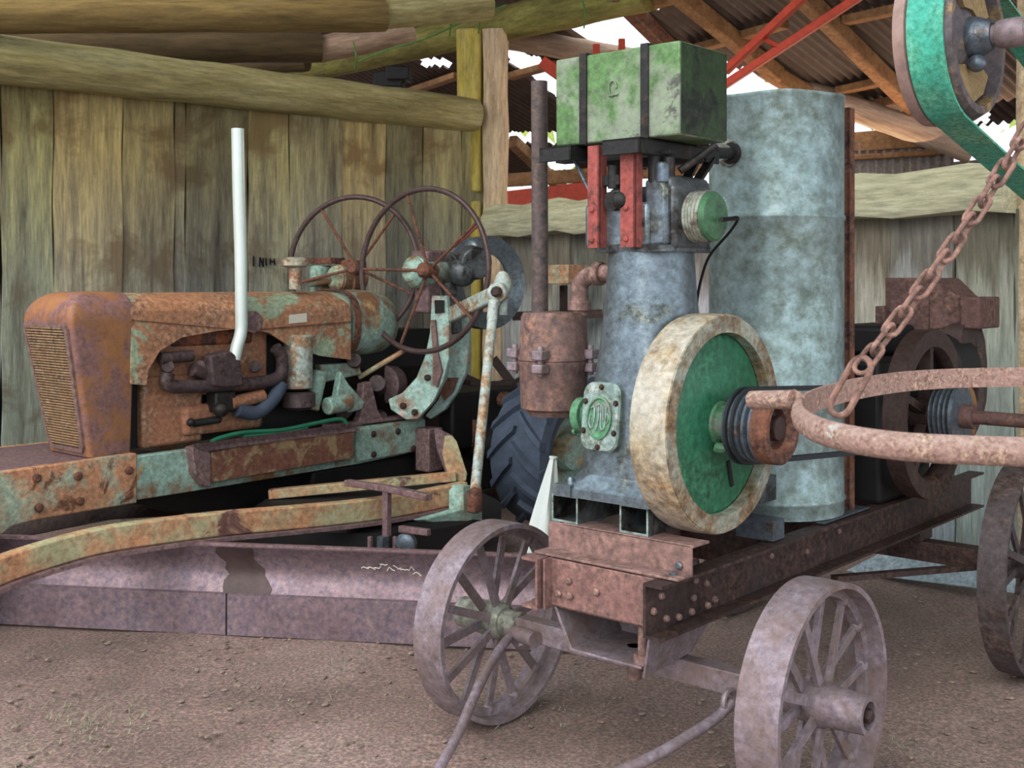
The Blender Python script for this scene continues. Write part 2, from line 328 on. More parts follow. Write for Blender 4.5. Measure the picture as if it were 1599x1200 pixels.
# left wall, board seams read from the photograph on the wall plane
def xl(px): return WL._pl(px, 300, 1, 0).x
ed = [xl(p) for p in (718, 658, 600, 530, 448, 385, 288, 270, 188, 80, 0)]
while ed[-1] < 9: ed.append(ed[-1]+random.uniform(.3, .5))
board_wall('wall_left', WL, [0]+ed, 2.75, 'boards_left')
b = B(); b.box((0, -.045, -.02), (ed[-1], -.035, 2.7)); single('wall_left', None, None, WL, (0, 0, 0), b, 'dark', kind='structure')  # black sheet added behind the boards to block sky in the gaps
ed = [0]
def xr(px): return WR._pl(px, 400, 1, 0).x
ed = [.02]
while ed[-1] < xr(1200): ed.append(ed[-1]+random.uniform(.25, .4))
ed += [xr(1300), xr(1390), xr(1490), xr(1585), xr(1700), xr(1850)]
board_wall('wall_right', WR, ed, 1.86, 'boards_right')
b = B(); b.box((0, .035, -.02), (ed[-1], .045, 1.8)); single('wall_right', None, None, WR, (0, 0, 0), b, 'dark', kind='structure')  # added black sheet, keeps sky out of the right wall seams
for q in (((396, 400), (396, 416)), ((406, 402), (405, 417)), ((411, 403), (411, 417)), ((406, 402), (411, 417)), ((415, 403), (416, 415)), ((422, 404), (422, 414)), ((422, 408), (428, 409)), ((428, 404), (429, 414))):
    a = WL._pl(*q[0], 1, .045); c = WL._pl(*q[1], 1, .045); b = B(); b.beam(a, c, .012, .002, up=(0, 1, 0)); o = mesh('wall_lettering', b, 'dark', off=a); o.location = WL.m @ a; o.rotation_euler = (0, 0, WL.a); o['kind'] = 'structure'; o.name = 'trim_2'
# far wall of the next bay: corrugated iron
def wcoord(p): return p.x*.7799+p.y*.6259
WV = Vector((.7799, .6259, 0)); PV = Vector((.6259, -.7799, 0))
def corr(name, o, du, dv, nu, nv, wave=.076, amp=.012, mat='sheet', drop=None):
    """corrugated sheet; o origin, du/dv full extent vectors, waves run along du"""
    b = B(); nrm = du.cross(dv).normalized(); g = []
    L = du.length
    for j in range(nv+1):
        g.append([b.b.verts.new(o+du*(i/nu)+dv*(j/nv)+nrm*amp*math.sin(2*PI*(i/nu)*L/wave)) for i in range(nu+1)])
    for j in range(nv):
        for i in range(nu):
            if drop:
                p = o+du*((i+.5)/nu)+dv*((j+.5)/nv)
                if drop(CX+F*p.x/p.y, HY-F*(p.z-EYE)/p.y, p): continue
            b.b.faces.new((g[j][i], g[j][i+1], g[j+1][i+1], g[j+1][i]))
    for v in [v for v in b.b.verts if not v.link_faces]: b.b.verts.remove(v)
    return single(name, None, None, W0, (0, 0, 0), b, mat, kind='structure', ang=80)
SL = .36; WE = 8.54; ZE = 2.73
def roofz(w): return ZE+SL*(WE-w)
def inside(x, y, poly):
    c = False; j = len(poly)-1
    for i in range(len(poly)):
        xi, yi = poly[i]; xj, yj = poly[j]
        if (yi > y) != (yj > y) and x < (xj-xi)*(y-yi)/(yj-yi)+xi: c = not c
        j = i
    return c
GAPS = [[(884, 42), (990, 16), (1050, 72), (1040, 100), (960, 90), (905, 58)],
        [(786, 66), (842, 90), (870, 120), (876, 160), (826, 118), (796, 98)],
        [(1128, 96), (1165, 108), (1262, 132), (1330, 160), (1330, 210), (1128, 210)],
        [(790, 205), (880, 205), (880, 226), (790, 222)],
        [(656, 88), (700, 92), (708, 104), (660, 104)],
        [(1320, 176), (1352, 182), (1370, 212), (1320, 212)], [(1362, 190), (1412, 192), (1412, 206), (1366, 204)],
        [(1482, 178), (1545, 172), (1545, 190), (1482, 194)],
        [(830, 244), (900, 250), (900, 268), (830, 264)],
        [(985, 3), (1042, 3), (1030, 14), (985, 14)]]
def drop(px, py, p):
    return any(inside(px, py, g) for g in GAPS)
ws = 2.2
o = WV*ws+PV*(-17); o.z = roofz(ws)
# roof plane: eave far away, rising towards the camera
e = WV*(WE-ws); e.z = -SL*(WE-ws)
corr('ceiling', o, PV*18.5, e, 1300, 170, wave=.085, amp=.02, drop=drop)
o = WV*(WE+.35)+PV*(-13); o.z = -.1
corr('wall_far', o, PV*14.5, Z*2.6, 500, 2, mat='sheet', drop=lambda px, py, p: p.z > 9)

def RF(px, py, dz=0):      # point on the roof plane seen at px,py
    rx = (px-CX)/F; rz = -(py-HY)/F; k = rx*.7799+.6259
    d = (ZE+SL*WE-EYE+dz)/(rz+SL*k); return Vector((rx*d, d, EYE+rz*d))
def log(name, label, a, c, r0, r1, mat, n=16, nz=.05, cat='beam', group=None, bend=0, sx=1):
    a = Vector(a); c = Vector(c); d = c-a; L = d.length; u, w, ax = basis(d)
    off = a; ang = Vector((0, 0, 0))
    b = B(); P = [Vector((L*i/n, 0, bend*math.sin(PI*i/n))) for i in range(n+1)]
    b.tube(P, [r0+(r1-r0)*i/n for i in range(n+1)], 18, noisy=nz, sx=sx)
    o = mesh(name, b, mat, ang=60)
    o.location = a; o.rotation_mode = 'XYZ'; o.rotation_euler = d.to_track_quat('X', 'Z').to_euler()
    return props(o, label, cat, group)
D = W0.D
# log capping the left wall
log('wall_log', 'long mossy yellow log capping the grey board wall on the left', D(-260, 62, 6.1), D(738, 180, 9.0), .145, .135, 'log_yellow', 20)
# overhead poles, upper left
log('roof_pole', 'thick amber pole running overhead along the top left', D(-220, 24, 6.2), D(600, 24, 7.4), .1, .105, 'log_gold')
log('roof_pole', 'paler pole end lashed beyond the thick amber overhead pole', D(590, 22, 7.45), D(760, 8, 7.9), .1, .105, 'log_yellow')
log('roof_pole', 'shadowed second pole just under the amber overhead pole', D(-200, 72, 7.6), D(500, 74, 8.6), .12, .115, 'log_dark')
log('roof_pole', 'short pale pole end butting the shadowed second pole', D(495, 78, 8.65), D(640, 50, 9.0), .1, .1, 'log_pink')
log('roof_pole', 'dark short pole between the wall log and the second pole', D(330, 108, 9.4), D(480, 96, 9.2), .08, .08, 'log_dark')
log('tie_log', 'green mossy tie log sloping up to the right over the corner post', D(430, 118, 10.6), D(1010, -14, 8.35), .12, .15, 'log_green', 18, .07)
# corner post in two pieces
b = B(); zt = 3.44
rs = []
for k in range(13):
    z = -.05+(2.98+.05)*k/12; j = .012*math.sin(k*1.9)
    rs.append([(x*(1+j), y*(1+j), z) for x, y in ((-.1, -.1), (.08, -.12), (.12, -.09), (.12, .09), (.08, .1), (-.1, .1), (-.12, .06), (-.12, -.06))])
pp = D(774, 200, 9.05)
tp = T('corner_post', 'split timber corner post, yellow lichen half and pale peeled half', 'post', Frame(pp.x, pp.y, -8), (0, 0, 0))
b = B(); b.rings([[(x*(1+.08*math.sin(k*1.9)), y, -.05+3.52*k/14) for x, y in ((-.09, -.07), (-.05, -.1), (.05, -.1), (.09, -.06), (.09, .07), (-.09, .07))] for k in range(15)])
tp.part('pale_half', b, 'post_pale', label='pale peeled timber')
b = B(); b.box((-.285, -.1, -.05), (-.1, .06, 2.13)); b.box((-.29, -.1, 2.2), (-.1, .06, 3.48))
for v in b.b.verts: v.co.x += random.uniform(-.012, .012)
tp.part('yellow_half', b, 'post_yellow', label='timber covered with yellow lichen', bev=.02)
# beam over the right wall
b = B(); rs = []
for k in range(21):
    x = .12+(xr(1588)-.12)*k/20; j = .015*math.sin(k*2.1)+random.uniform(-.008, .008)
    rs.append([(x, y, z) for y, z in ((-.12, 1.85+j), (.1, 1.84), (.13, 1.95), (.1, 2.07), (-.08, 2.09+j), (-.15, 2.0), (-.15, 1.9))])
b.rings(rs)
single('wall_beam', 'broad pale grey green beam capping the board wall behind the galvanised tank', 'beam', WR, (.12, 0, 1.83), b, 'beam_pale')
# post at the right end of that beam
log('end_post', 'tall post at the right edge, pale blue below and yellow above', D(1622, 912, 5.72)*1+Vector((0, 0, 0)), D(1622, -200, 5.72), .11, .1, 'post_pale', cat='post', nz=.03)
# sloping pole and small timbers beyond the wall
log('brace_pole', 'smooth bare pole sloping down to the right behind the galvanised tank', D(1250, 140, 9.2), D(1520, 236, 8.7), .1, .1, 'log_pink')
log('brace_pole', 'bleached pole rising behind the left end of the green tin tank', D(770, 55, 9.6), D(1000, 95, 9.2), .1, .09, 'log_pink')
# rafters (along the slope) and battens (across it) under the far roof
raf = [((1045, -20), (1215, 118)), ((1230, -30), (1430, 170)), ((1190, 105), (1330, 190)), ((800, 220), (930, 345)), ((960, -10), (1060, 90))]
for i, (p, q) in enumerate(raf):
    a = RF(*p, dz=-.12); c = RF(*q, dz=-.12); b = B(); b.beam((0, 0, 0), c-a, .1, .13)
    lab = ['brown rafter running down towards the timber roof post', 'amber pole rafter, the longest, between roof post and teal belt', 'short rafter just above the rim of the galvanised tank', 'rafter low between the corner post and the green tin tank', 'dark red brown rafter beside the large gap of sky'][i]
    single('rafter', lab, 'rafter', W0, a, Bm := b, 'orange_wood' if i else 'rust', bev=.015) if False else None
    o = mesh('rafter', b, 'rust' if i == 4 else 'orange_wood', bev=.015); o.location = a; props(o, lab, 'rafter')
bat = [((1080, 78), (1225, 38), 'upper orange batten between green tin tank and timber roof post'), ((1320, 32), (1440, 6), 'orange batten under the roof at the top, left of the teal belt'),
       ((1310, 142), (1400, 122), 'orange batten under the roof, level with the pulley underside'), ((795, 120), (870, 100), 'batten crossing the sky gap left of the green tin tank'),
       ((1340, 168), (1440, 148), 'lowest orange batten of the far roof near the pulley'), ((620, 150), (715, 118), 'reddish batten seen between wall log and corner post'), ((1000, 12), (1060, -4), 'pale batten across the large gap of sky')]
for p, q, lab in bat:
    a = RF(*p, dz=-.06); c = RF(*q, dz=-.06); b = B(); b.beam((0, 0, 0), c-a, .1, .06)
    o = mesh('batten', b, 'orange_wood', bev=.008); o.location = a; props(o, lab, 'batten')
# timber roof post
a = D(1203, 112, 9.3); b = B(); b.box((-.06, -.08, 0), (.035, .08, 1.6)); 
pr = T('roof_post', 'sawn timber post hanging under the roof above the galvanised tank', 'post', Frame(a.x, a.y, 20), (0, 0, 0))
b = B(); b.box((-.1, -.05, a.z), (-.04, .05, a.z+.9)); pr.part('side_timber', b, 'orange_wood')
b = B(); b.box((-.02, -.06, a.z-.08), (.09, .06, a.z+.9)); pr.part('main_timber', b, 'post_pale', bev=.005)
pr.e.location = (a.x, a.y, 0)
# red struts
for k, (p, q, lab) in enumerate([((1132, 112), (1262, -12), 'upper of the two red steel struts rising from behind the green tin tank'), ((1128, 135), (1352, -12), 'lower of the two red steel struts rising from behind the green tin tank')]):
    a = D(p[0], p[1], 7.4); c = D(q[0], q[1], 7.0); b = B(); L = (c-a)
    b.beam((0, 0, 0), L, .05, .05)
    if k: b.beam(L*.42, L*.42+(D(1225, 25, 7.2)-D(1262, 45, 7.2)), .03, .03)
    o = mesh('red_strut', b, 'red_steel', bev=.004); o.location = a; props(o, lab, 'strut')
# red bracket behind the tin tank
a = D(930, 90, 8.6); b = B(); b.box((-.02, -.02, -.1), (.03, .02, .1)); b.box((.1, -.02, -.1), (.22, .02, .05)); b.box((.17, -.02, 0), (.22, .02, .14))
o = mesh('red_bracket', b, 'red_steel', bev=.004); o.location = a; props(o, 'small red steel bracket showing just above the green tin tank', 'bracket')
b = B(); a = D(845, 96, 8.6); b.beam((0, 0, 0), D(876, 118, 8.6)-a, .05, .09)
o = mesh('red_bracket', b, 'red_steel', bev=.004); o.location = a; props(o, 'rusty red bracket against the sky left of the green tin tank', 'bracket')
# far bay timbers
def farbeam(name, lab, p, q, d0, d1, w, h, mat, cat='beam'):
    a = D(p[0], p[1], d0); c = D(q[0], q[1], d1); b = B(); b.beam((0, 0, 0), c-a, w, h)
    o = mesh(name, b, mat, bev=.01); o.location = a; return props(o, lab, cat)
farbeam('eave_beam', 'orange timber eave beam above the strip of corrugated iron', (1295, 226), (1480, 212), 10.0, 9.2, .12, .17, 'orange_wood')
farbeam('rail', 'narrow orange rail across the far corrugated iron strip', (1295, 249), (1482, 237), 9.9, 9.1, .05, .045, 'orange_wood')
farbeam('board', 'red brown board low beyond the wall beside the exhaust stack', (780, 318), (945, 300), 11, 10.4, .05, .22, 'red_steel')
farbeam('board', 'orange board above the red brown one beside the exhaust stack', (790, 282), (1100, 262), 11.2, 10.2, .06, .13, 'orange_wood')
farbeam('stud', 'short pale timber stud between the eave beam and wall beam', (1494, 214), (1494, 252), 8.8, 8.8, .1, .1, 'post_pale')
farbeam('stud', 'short orange timber stud right of the pale one', (1522, 216), (1522, 252), 8.7, 8.7, .12, .1, 'orange_wood')
# corrugated strip in front of far wall, light ribs
a = D(1290, 268, 9.95); c = D(1490, 258, 9.15)
corr('trim_1', Vector((a.x, a.y, 1.9)), Vector((c.x-a.x, c.y-a.y, 0)), Z*.78, 240, 1, wave=.075, amp=.014, mat=patch('grey_corrugated', ((.34, .29, .25), (.28, .23, .2)), ((.2, .15, .12), (.3, .2, .15)), .3, 4))
# green twine and a dark bundle on the logs
tw = T('twine', 'thin green twine looped round the logs above the corner post', 'twine', W0, D(720, 36, 8.2)); GT = plain('green_twine', (.1, .22, .05), .7)
b = B(); b.tube(bez([D(560, 96, 8.3), D(610, 76, 8.25), D(660, 62, 8.2), D(720, 36, 8.2), D(790, 8, 8.1)], 6), .007, 6); tw.part('strand', b, GT)
for px, py in ((552, 82), (700, 30), (745, 26), (910, 18)):
    b = B(); b.tube(bez([D(px, py-16, 8.2), D(px+4, py+4, 8.1), D(px+2, py+26, 8.2)], 5), .006, 6); tw.part('loop', b, GT)
b = B(); b.box((-.12, -.08, 0), (.1, .08, .1)); b.box((-.02, -.1, .03), (.16, .05, .13)); 
for v in b.b.verts: v.co += Vector([random.uniform(-.02, .02) for _ in range(3)])
o = mesh('tin_box', b, 'dark', bev=.01); o.location = D(610, 134, 8.85); props(o, 'small black battered box resting on top of the wall log', 'box')
# sunlit bushes outside
for i, (px, w) in enumerate(((850, 1.6), (1350, 1.4), (1560, 1.2))):
    b = B(); random.seed(20+i)
    for k in range(260):
        p = Vector([random.gauss(0, .5)*w, random.gauss(0, .4), abs(random.gauss(0, 1.3))+.4]); s = .22
        q = [p+Vector([random.uniform(-s, s) for _ in range(3)]) for _ in range(3)]
        b.b.faces.new([b.b.verts.new(v) for v in q])
    b.tube([(0, 0, 0), (0, 0, 2)], .08, 8)
    o = mesh('bush', b, 'leaf'); p = D(px, 300, [22, 20, 26][i]); o.location = (p.x, p.y, 0)
    props(o, ['sunlit bush outside, seen left of the green tin tank', 'sunlit bush outside, seen beside the galvanised tank', 'sunlit bush outside, seen below the hanging pulley'][i], 'bush')
# pale sheets at the foot of the right wall, behind the cart
b = B(); b.plate([W0.D(1318, 893, 6.0), W0.D(1516, 918, 5.45), W0.D(1640, 934, 5.2), W0.D(1640, 868, 5.35), W0.D(1516, 852, 5.6), W0.D(1415, 843, 5.95)], (.012, .015, .0))
o = mesh('metal_sheet', b, 'whiteboard'); props(o, 'pale blue white sheet standing on the dirt behind the rear cart wheel', 'sheet')
# white furled cone of canvas behind the front of the cart
b = B(); ba = D(838, 905, 4.9); tp_ = D(864, 716, 4.9); d = tp_-ba; rs = []
for k in range(9):
    t = k/8; r = .085*(1-t)+.013
    rs.append([ba+d*t+Vector((math.cos(a)*r*(1+.22*math.cos(5*a+t*2)), math.sin(a)*r*(1+.22*math.cos(5*a+t*2)), 0)) for a in [2*PI*i/20 for i in range(20)]])
b.rings(rs); b.cyl(tp_, tp_+d*.015, .018)
single('furled_canvas', 'white tapered furled canvas standing between grader tyre and engine cart', 'canvas', W0, (ba.x, ba.y, ba.z), b, 'white', ang=70)
# ================================================================ ENGINE CART
ct = T('engine_cart', 'rusty steel engine cart on four spoked iron wheels', 'cart', CART, (0, .8, 0))
def chan(b, u, out, v0, v1, z0, z1, fl=.065, t=.009):
    s = 1 if out > 0 else -1
    pr = [(0, z0), (s*fl, z0), (s*fl, z0+t), (s*t, z0+t), (s*t, z1-t), (s*fl, z1-t), (s*fl, z1), (0, z1)]
    n = 12
    b.rings([[(u+x, v0+(v1-v0)*k/n, z) for x, z in pr] for k in range(n+1)])
b = B(); chan(b, .2, 1, -.265, 2.3, .495, .65); rr = ct.part('side_rail', b, 'rail')
for (v, z) in ((-.19, .6), (-.23, .565), (-.165, .53), (-.1, .52), (-.03, .52), (-.02, .56), (-.01, .61), (.05, .59), (.1, .53), (.06, .52), (.45, .6), (.7, .57), (.95, .6)):
    b = B(); b.bolt((.209, v, z), X, .011, .012); ct.part('rivet', b, 'rust_pink', parent=rr)
b = B(); chan(b, -.2, -1, -.25, 2.3, .495, .65); ct.part('side_rail', b, 'rail_front')
# front cross member (pink plate) with rivets
b = B(); b.box((-.19, -.2, .5), (.2, -.19, .648)); b.box((-.19, -.2, .5), (.2, -.14, .508)); fm = ct.part('cross_member', b, 'rail_front', bev=.002)
for (u, z) in ((-.155, .545), (-.115, .59), (-.11, .545), (-.01, .575)):
    b = B(); b.bolt((u, -.2, z), -Y, .012, .012); ct.part('rivet', b, 'rust_pink', parent=fm)
b = B(); b.box((-.19, -.235, .497), (-.182, -.19, .65)); b.box((-.19, -.24, .5), (-.1, -.2, .64)) if False else None
ct.part('gusset_plate', b, 'rail_front')
for v in (.55, 1.1, 1.6, 2.1):
    b = B(); b.box((-.2, v, .52), (.2, v+.06, .64)); ct.part('cross_member', b, 'rail')
# angle iron on top at the front
b = B(); b.box((-.255, -.13, .652), (.275, -.121, .742)); b.box((-.255, -.2, .652), (.275, -.125, .66)); b.box((-.2, -.13, .735), (.28, -.04, .743))
an = ct.part('angle_iron', b, 'rust_pink', bev=.002)
b = B(); b.bolt((.235, -.13, .68), -Y, .012, .012); b.bolt((.235, -.165, .66), Z, .011, .01); ct.part('bolt', b, 'cold_steel', parent=an)
# square tube skids under the engine
def sqtube(b, u, v0, v1, z0, s=.086, t=.006, sw=.104):
    P = [(u-sw/2, z0), (u+sw/2, z0), (u+sw/2, z0+s), (u-sw/2, z0+s)]; Q = [(u-sw/2+t, z0+t), (u+sw/2-t, z0+t), (u+sw/2-t, z0+s-t), (u-sw/2+t, z0+s-t)]
    for i in range(4):
        j = (i+1) % 4
        b.hexa([(P[i][0], v0, P[i][1]), (P[j][0], v0, P[j][1]), (Q[j][0], v0, Q[j][1]), (Q[i][0], v0, Q[i][1]),
                (P[i][0], v1, P[i][1]), (P[j][0], v1, P[j][1]), (Q[j][0], v1, Q[j][1]), (Q[i][0], v1, Q[i][1])])
for u in (-.2, .064):
    b = B(); sqtube(b, u, -.115, .75, .743); sq = ct.part('square_tube', b, 'engine_dark')
    b = B(); sqtube(b, u, -.1165, -.115, .743, t=.0065); ct.part('cut_end', b, 'cover', parent=sq)
# pan / bolster under the front
b = B()
pa = [(-.16, -.2, .5), (-.12, -.2, .4), (-.1, -.2, .385), (.14, -.2, .385), (.205, -.2, .495)]
b.plate([(-.165, -.2, .5), (-.105, -.2, .385), (.15, -.2, .385), (.15, -.2, .378), (-.115, -.2, .378), (-.175, -.2, .5)], (0, .28, 0))
b.plate([(.2, -.24, .495), (.2, .12, .495), (.185, -.0, .39), (.16, -.21, .36)], (.008, 0, 0))
b.plate([(-.15, .05, .5), (.2, .05, .5), (.15, .05, .385), (-.1, .05, .385)], (0, .01, 0))
ct.part('bolster', b, 'wheel', bev=.001)
b = B(); b.cyl((.13, -.165, .375), (.13, -.165, .5), .014); b.cyl((.13, -.165, .385), (.13, -.165, .41), .026, seg=6); ct.part('bolt', b, 'rust_pink')
b = B(); b.cyl((.02, -.05, .285), (.02, -.05, .385), .022); ct.part('kingpin', b, 'rust_pink')
# plates between the rails
b = B(); b.box((.02, .78, .655), (.24, 1.15, .662)); b.box((.1, .42, .655), (.235, .5, .72)); ct.part('deck_plate', b, 'cold_steel')
# axles
b = B(); b.box((-.56, -.03, .3), (.56, .03, .37)); b.box((-.2, -.045, .37), (.16, .045, .38)); ct.part('front_axle', b, 'wheel', bev=.004)
b = B(); b.box((-.6, 1.64, .37), (.62, 1.72, .45)); b.box((-.22, 1.62, .45), (.25, 1.74, .5)); ct.part('rear_axle', b, 'rail', bev=.004)
b = B(); b.beam((.22, .9, .44), (.5, 1.66, .39), .035, .02); ct.part('axle_brace', b, 'rail')
b = B(); b.beam((-.22, .9, .44), (-.5, 1.66, .39), .035, .02); ct.part('axle_brace', b, 'rail')
def cart_wheel(u, v, R, w, side, mat, hubmat, front):
    o = Vector((u, v, R)); b = B(); t = .016; cu = [(R, -w/2), (R+.001, 0), (R, w/2), (R-t, w/2), (R-t-.003, .018), (R-t-.028, .014), (R-t-.028, -.014), (R-t-.003, -.018), (R-t, -w/2)]
    b.ring(cu, o, X, 72); wh = ct.part('wheel', b, mat)
    n = 14
    for k in range(n):
        a = 2*PI*(k+.3)/n; d = Vector((0, math.sin(a), math.cos(a))); s = 1 if k % 2 else -1
        b = B(); p0 = o+d*.045+X*s*.022; p1 = o+d*(R-t-.018)
        b.beam(p0, p1, .013, .03, up=d.cross(X), w2=.013, h2=.026)
        b.ball(p1, .021, (1, 1, 1), 10)
        ct.part('spoke', b, mat, parent=wh)
    b = B(); s = side
    b.lathe([(.052, -.045*s), (.062, -.03*s), (.064, .03*s), (.058, .045*s), (.053, .13*s), (.052, .155*s), (.038, .155*s), (.036, .12*s), (.004, .12*s)], o, X, 28)
    b.lathe([(.045, -.045*s), (.047, -.11*s), (.04, -.115*s)], o, X, 24)
    hb = ct.part('hub', b, hubmat, parent=wh)
    b = B(); b.lathe([(.02, .1*s), (.02, .16*s), (.012, .165*s)], o, X, 6); b.cyl(o+X*.14*s-Z*.03, o+X*.14*s+Z*.035, .006); ct.part('axle_nut', b, 'rust_dark', parent=wh)
cart_wheel(.594, 0, .335, .125, 1, 'wheel', 'wheel', True)
cart_wheel(-.594, 0, .335, .125, -1, 'wheel', 'hub_pale', True)
cart_wheel(.64, 1.68, .41, .1, 1, 'wheel_dark', 'wheel_dark', False)
cart_wheel(-.64, 1.68, .41, .1, -1, 'wheel_dark', 'wheel_dark', False)
# steel drawbar rods with eyes
def cd(px, py, d): return CART.D(px, py, d)
b = B(); b.tube(bez([cd(798, 992, 3.86), cd(770, 1030, 3.72), cd(742, 1085, 3.55), cd(716, 1145, 3.4), cd(684, 1204, 3.26), cd(640, 1290, 3.1)], 5), .0155, 12)
b.cyl(cd(796, 985, 3.9), cd(836, 1000, 3.78), .026); b.cyl(cd(818, 985, 3.88), cd(818, 1012, 3.84), .02)
ct.part('drawbar_rod', b, 'wheel')
b = B(); b.tube(bez([cd(1142, 1096, 3.3), cd(1118, 1122, 3.27), cd(1075, 1150, 3.2), cd(1030, 1177, 3.12), cd(975, 1203, 3.05), cd(900, 1232, 2.95)], 5), .0155, 12)
c0 = cd(1138, 1094, 3.3); b.tube([c0+Vector((0, math.cos(a)*.028, math.sin(a)*.028)) for a in [2*PI*k/12 for k in range(12)]], .009, 8, closed=True)
ct.part('drawbar_rod', b, 'wheel')

# ================================================================ ENGINE
uc, vc = -.02, .1
en = T('stationary_engine', 'tall grey vertical stationary engine with cream rimmed green flywheel', 'engine', CART, (uc, vc, .83))
def sup(hu, hv, z, n, cu=uc, cv=vc, seg=40):
    o = []
    for k in range(seg):
        a = 2*PI*k/seg; c, s = math.cos(a), math.sin(a)
        o.append((cu+hu*math.copysign(abs(c)**(2/n), c), cv+hv*math.copysign(abs(s)**(2/n), s), z))
    return o
b = B(); b.rings([sup(.205, .235, .829, 8), sup(.205, .235, .856, 8), sup(.19, .215, .872, 6), sup(.176, .195, .9, 5)])
b.bolt((-.2+.02, -.11, .857), Z, .013, .03); b.bolt((.14, -.11, .857), Z, .013, .03); b.box((-.225, -.14, .829), (-.16, -.1, .866))
en.part('base_flange', b, 'grey_metal', ang=50)
b = B(); b.rings([sup(.178, .195, .88, 4.5), sup(.17, .187, .95, 4.2), sup(.163, .18, 1.05, 3.8), sup(.155, .172, 1.17, 3.2), sup(.146, .16, 1.3, 2.6), sup(.138, .148, 1.45, 2.2), sup(.132, .14, 1.6, 2)])
co = en.part('crankcase', b, 'grey_metal', ang=60)
# inspection cover, tilted with the crankcase wall
def cov(x, z, h=0): return Vector((-.075+x, -.083+(z-1.06)*.12-h, z))
def rrect(hw, hh, r, cz, n=6):
    o = []
    for sx, sz, a0 in ((1, 1, 0), (-1, 1, 90), (-1, -1, 180), (1, -1, 270)):
        for k in range(n+1):
            a = math.radians(a0+90*k/n); o.append((sx*(hw-r)+r*math.cos(a), cz+sz*(hh-r)+r*math.sin(a)))
    return o
b = B(); ol = rrect(.072, .106, .04, 1.082); b.rings([[cov(x, z, -.04) for x, z in ol], [cov(x, z, .014) for x, z in ol], [cov(x*.93, 1.082+(z-1.082)*.95, .02) for x, z in ol]])
cp = en.part('inspection_cover', b, 'cover')
b = B(); el = [(.047*math.cos(2*PI*k/36), 1.08+.066*math.sin(2*PI*k/36)) for k in range(36)]
b.rings([[cov(x, z, .015) for x, z in el], [cov(x, z, .026) for x, z in el], [cov(x*.88, 1.08+(z-1.08)*.9, .027) for x, z in el], [cov(x*.84, 1.08+(z-1.08)*.87, .022) for x, z in el]])
em = en.part('emblem_plate', b, 'green_light', parent=cp, label='oval green plate with raised monogram')
b = B()
def relief(pts, r=.0034): b.tube([cov(x*.0095, 1.08+z*.0105, .0235) for x, z in bez([(p[0], p[1], 0) for p in pts], 6) for x, z in ((x, z),)] if False else [cov(q.x*.0095, 1.08+q.y*.0105, .0235) for q in bez([(p[0], p[1], 0) for p in pts], 6)], r, 6)
relief([(-3.4, 2.6), (-2.3, 3.1), (-1.9, 1.5), (-2.0, -1.5), (-2.8, -3.2), (-3.8, -1.8), (-3.7, 0), (-3.2, .6)])
relief([(-1.2, 3.4), (-.5, 3.9), (-.2, 2.5), (-.3, -1), (-.9, -3.6)])
relief([(-.5, 3.9), (.5, 3.6), (.7, 1), (.9, -2.5), (1.6, -3.4), (2.4, -2.4), (2.6, .5), (2.9, 3), (3.6, 3.4), (4.0, 2.5)])
relief([(.9, 3.8), (1.4, 2.8), (1.6, .6), (1.9, -.6)])
relief([(3.2, 1.5), (3.9, .4), (3.6, -1), (2.9, -1.5)], .0026)
en.part('monogram', b, 'cover', parent=cp)
for x, z in ((0, .092), (.058, .045), (.058, -.045), (0, -.092), (-.058, -.045), (-.058, .045)):
    b = B(); b.bolt(cov(x, 1.082+z, .014), -Y, .0095, .014); en.part('bolt', b, 'rust_dark', parent=cp)
b = B(); b.cyl((-.14, .05, 1.07), (-.26, .05, 1.06), .045); b.cyl((-.235, .05, 1.062), (-.265, .05, 1.06), .06); b.bolt((-.265, .05, 1.11), -X, .01); b.bolt((-.265, .02, 1.01), -X, .01)
en.part('side_port', b, 'green_light')
# flywheel
fo = Vector((0, .1, 1.069)); R = .333
b = B(); b.ring([(R-.004, .128), (R, .14), (R+.001, .196), (R, .243), (R-.004, .25), (.282, .25), (.278, .128)], fo, X, 96); fw = en.part('flywheel', b, 'cream_rim')
b = B(); b.ring([(R-.006, .2495), (R-.006, .254), (.277, .254), (.274, .22), (.284, .22)], fo, X, 96); en.part('rim_face', b, 'rim_side', parent=fw)
b = B(); b.lathe([(.275, .17), (.277, .215), (.262, .224), (.07, .232), (.055, .238), (.055, .235)], fo, X, 72); en.part('web_disc', b, 'green_paint', parent=fw)
b = B(); b.lathe([(.07, .225), (.066, .24), (.056, .245), (.054, .31), (.05, .31)], fo, X, 32)
for a in (215, 245, 200): 
    q = fo+Vector((.25, -math.cos(math.radians(a))*.0, 0)); 
b.bolt(fo+Vector((.25, -.045, -.068)), X, .016, .03); b.bolt(fo+Vector((.25, -.02, -.078)), X, .012, .02); b.cyl(fo+Vector((.25, -.06, -.07)), fo+Vector((.25, .0, -.085)), .006)
en.part('hub', b, 'green_light', parent=fw)
b = B(); b.beam(fo+Vector((.233, .045, -.12)), fo+Vector((.233, .07, -.2)), .004, .016, up=Y); en.part('slot', b, 'dark', parent=fw)
b = B(); pr = [(.05, .3)]
h = .295
for k in range(4): pr += [(.103, h), (.103, h+.006), (.084, h+.013), (.103, h+.02)]; h += .022
pr += [(.103, h+.006), (.098, h+.008)]
b.lathe(pr, fo, X, 48); pl = en.part('grooved_pulley', b, 'cold_steel')
b = B(); b.lathe([(.095, .385), (.106, .39), (.106, .438), (.1, .443), (.084, .444), (.074, .425), (.062, .42), (.058, .36), (.01, .36)], fo, X, 48); en.part('pulley_flange', b, 'rust', parent=pl, label='rust brown pulley end')
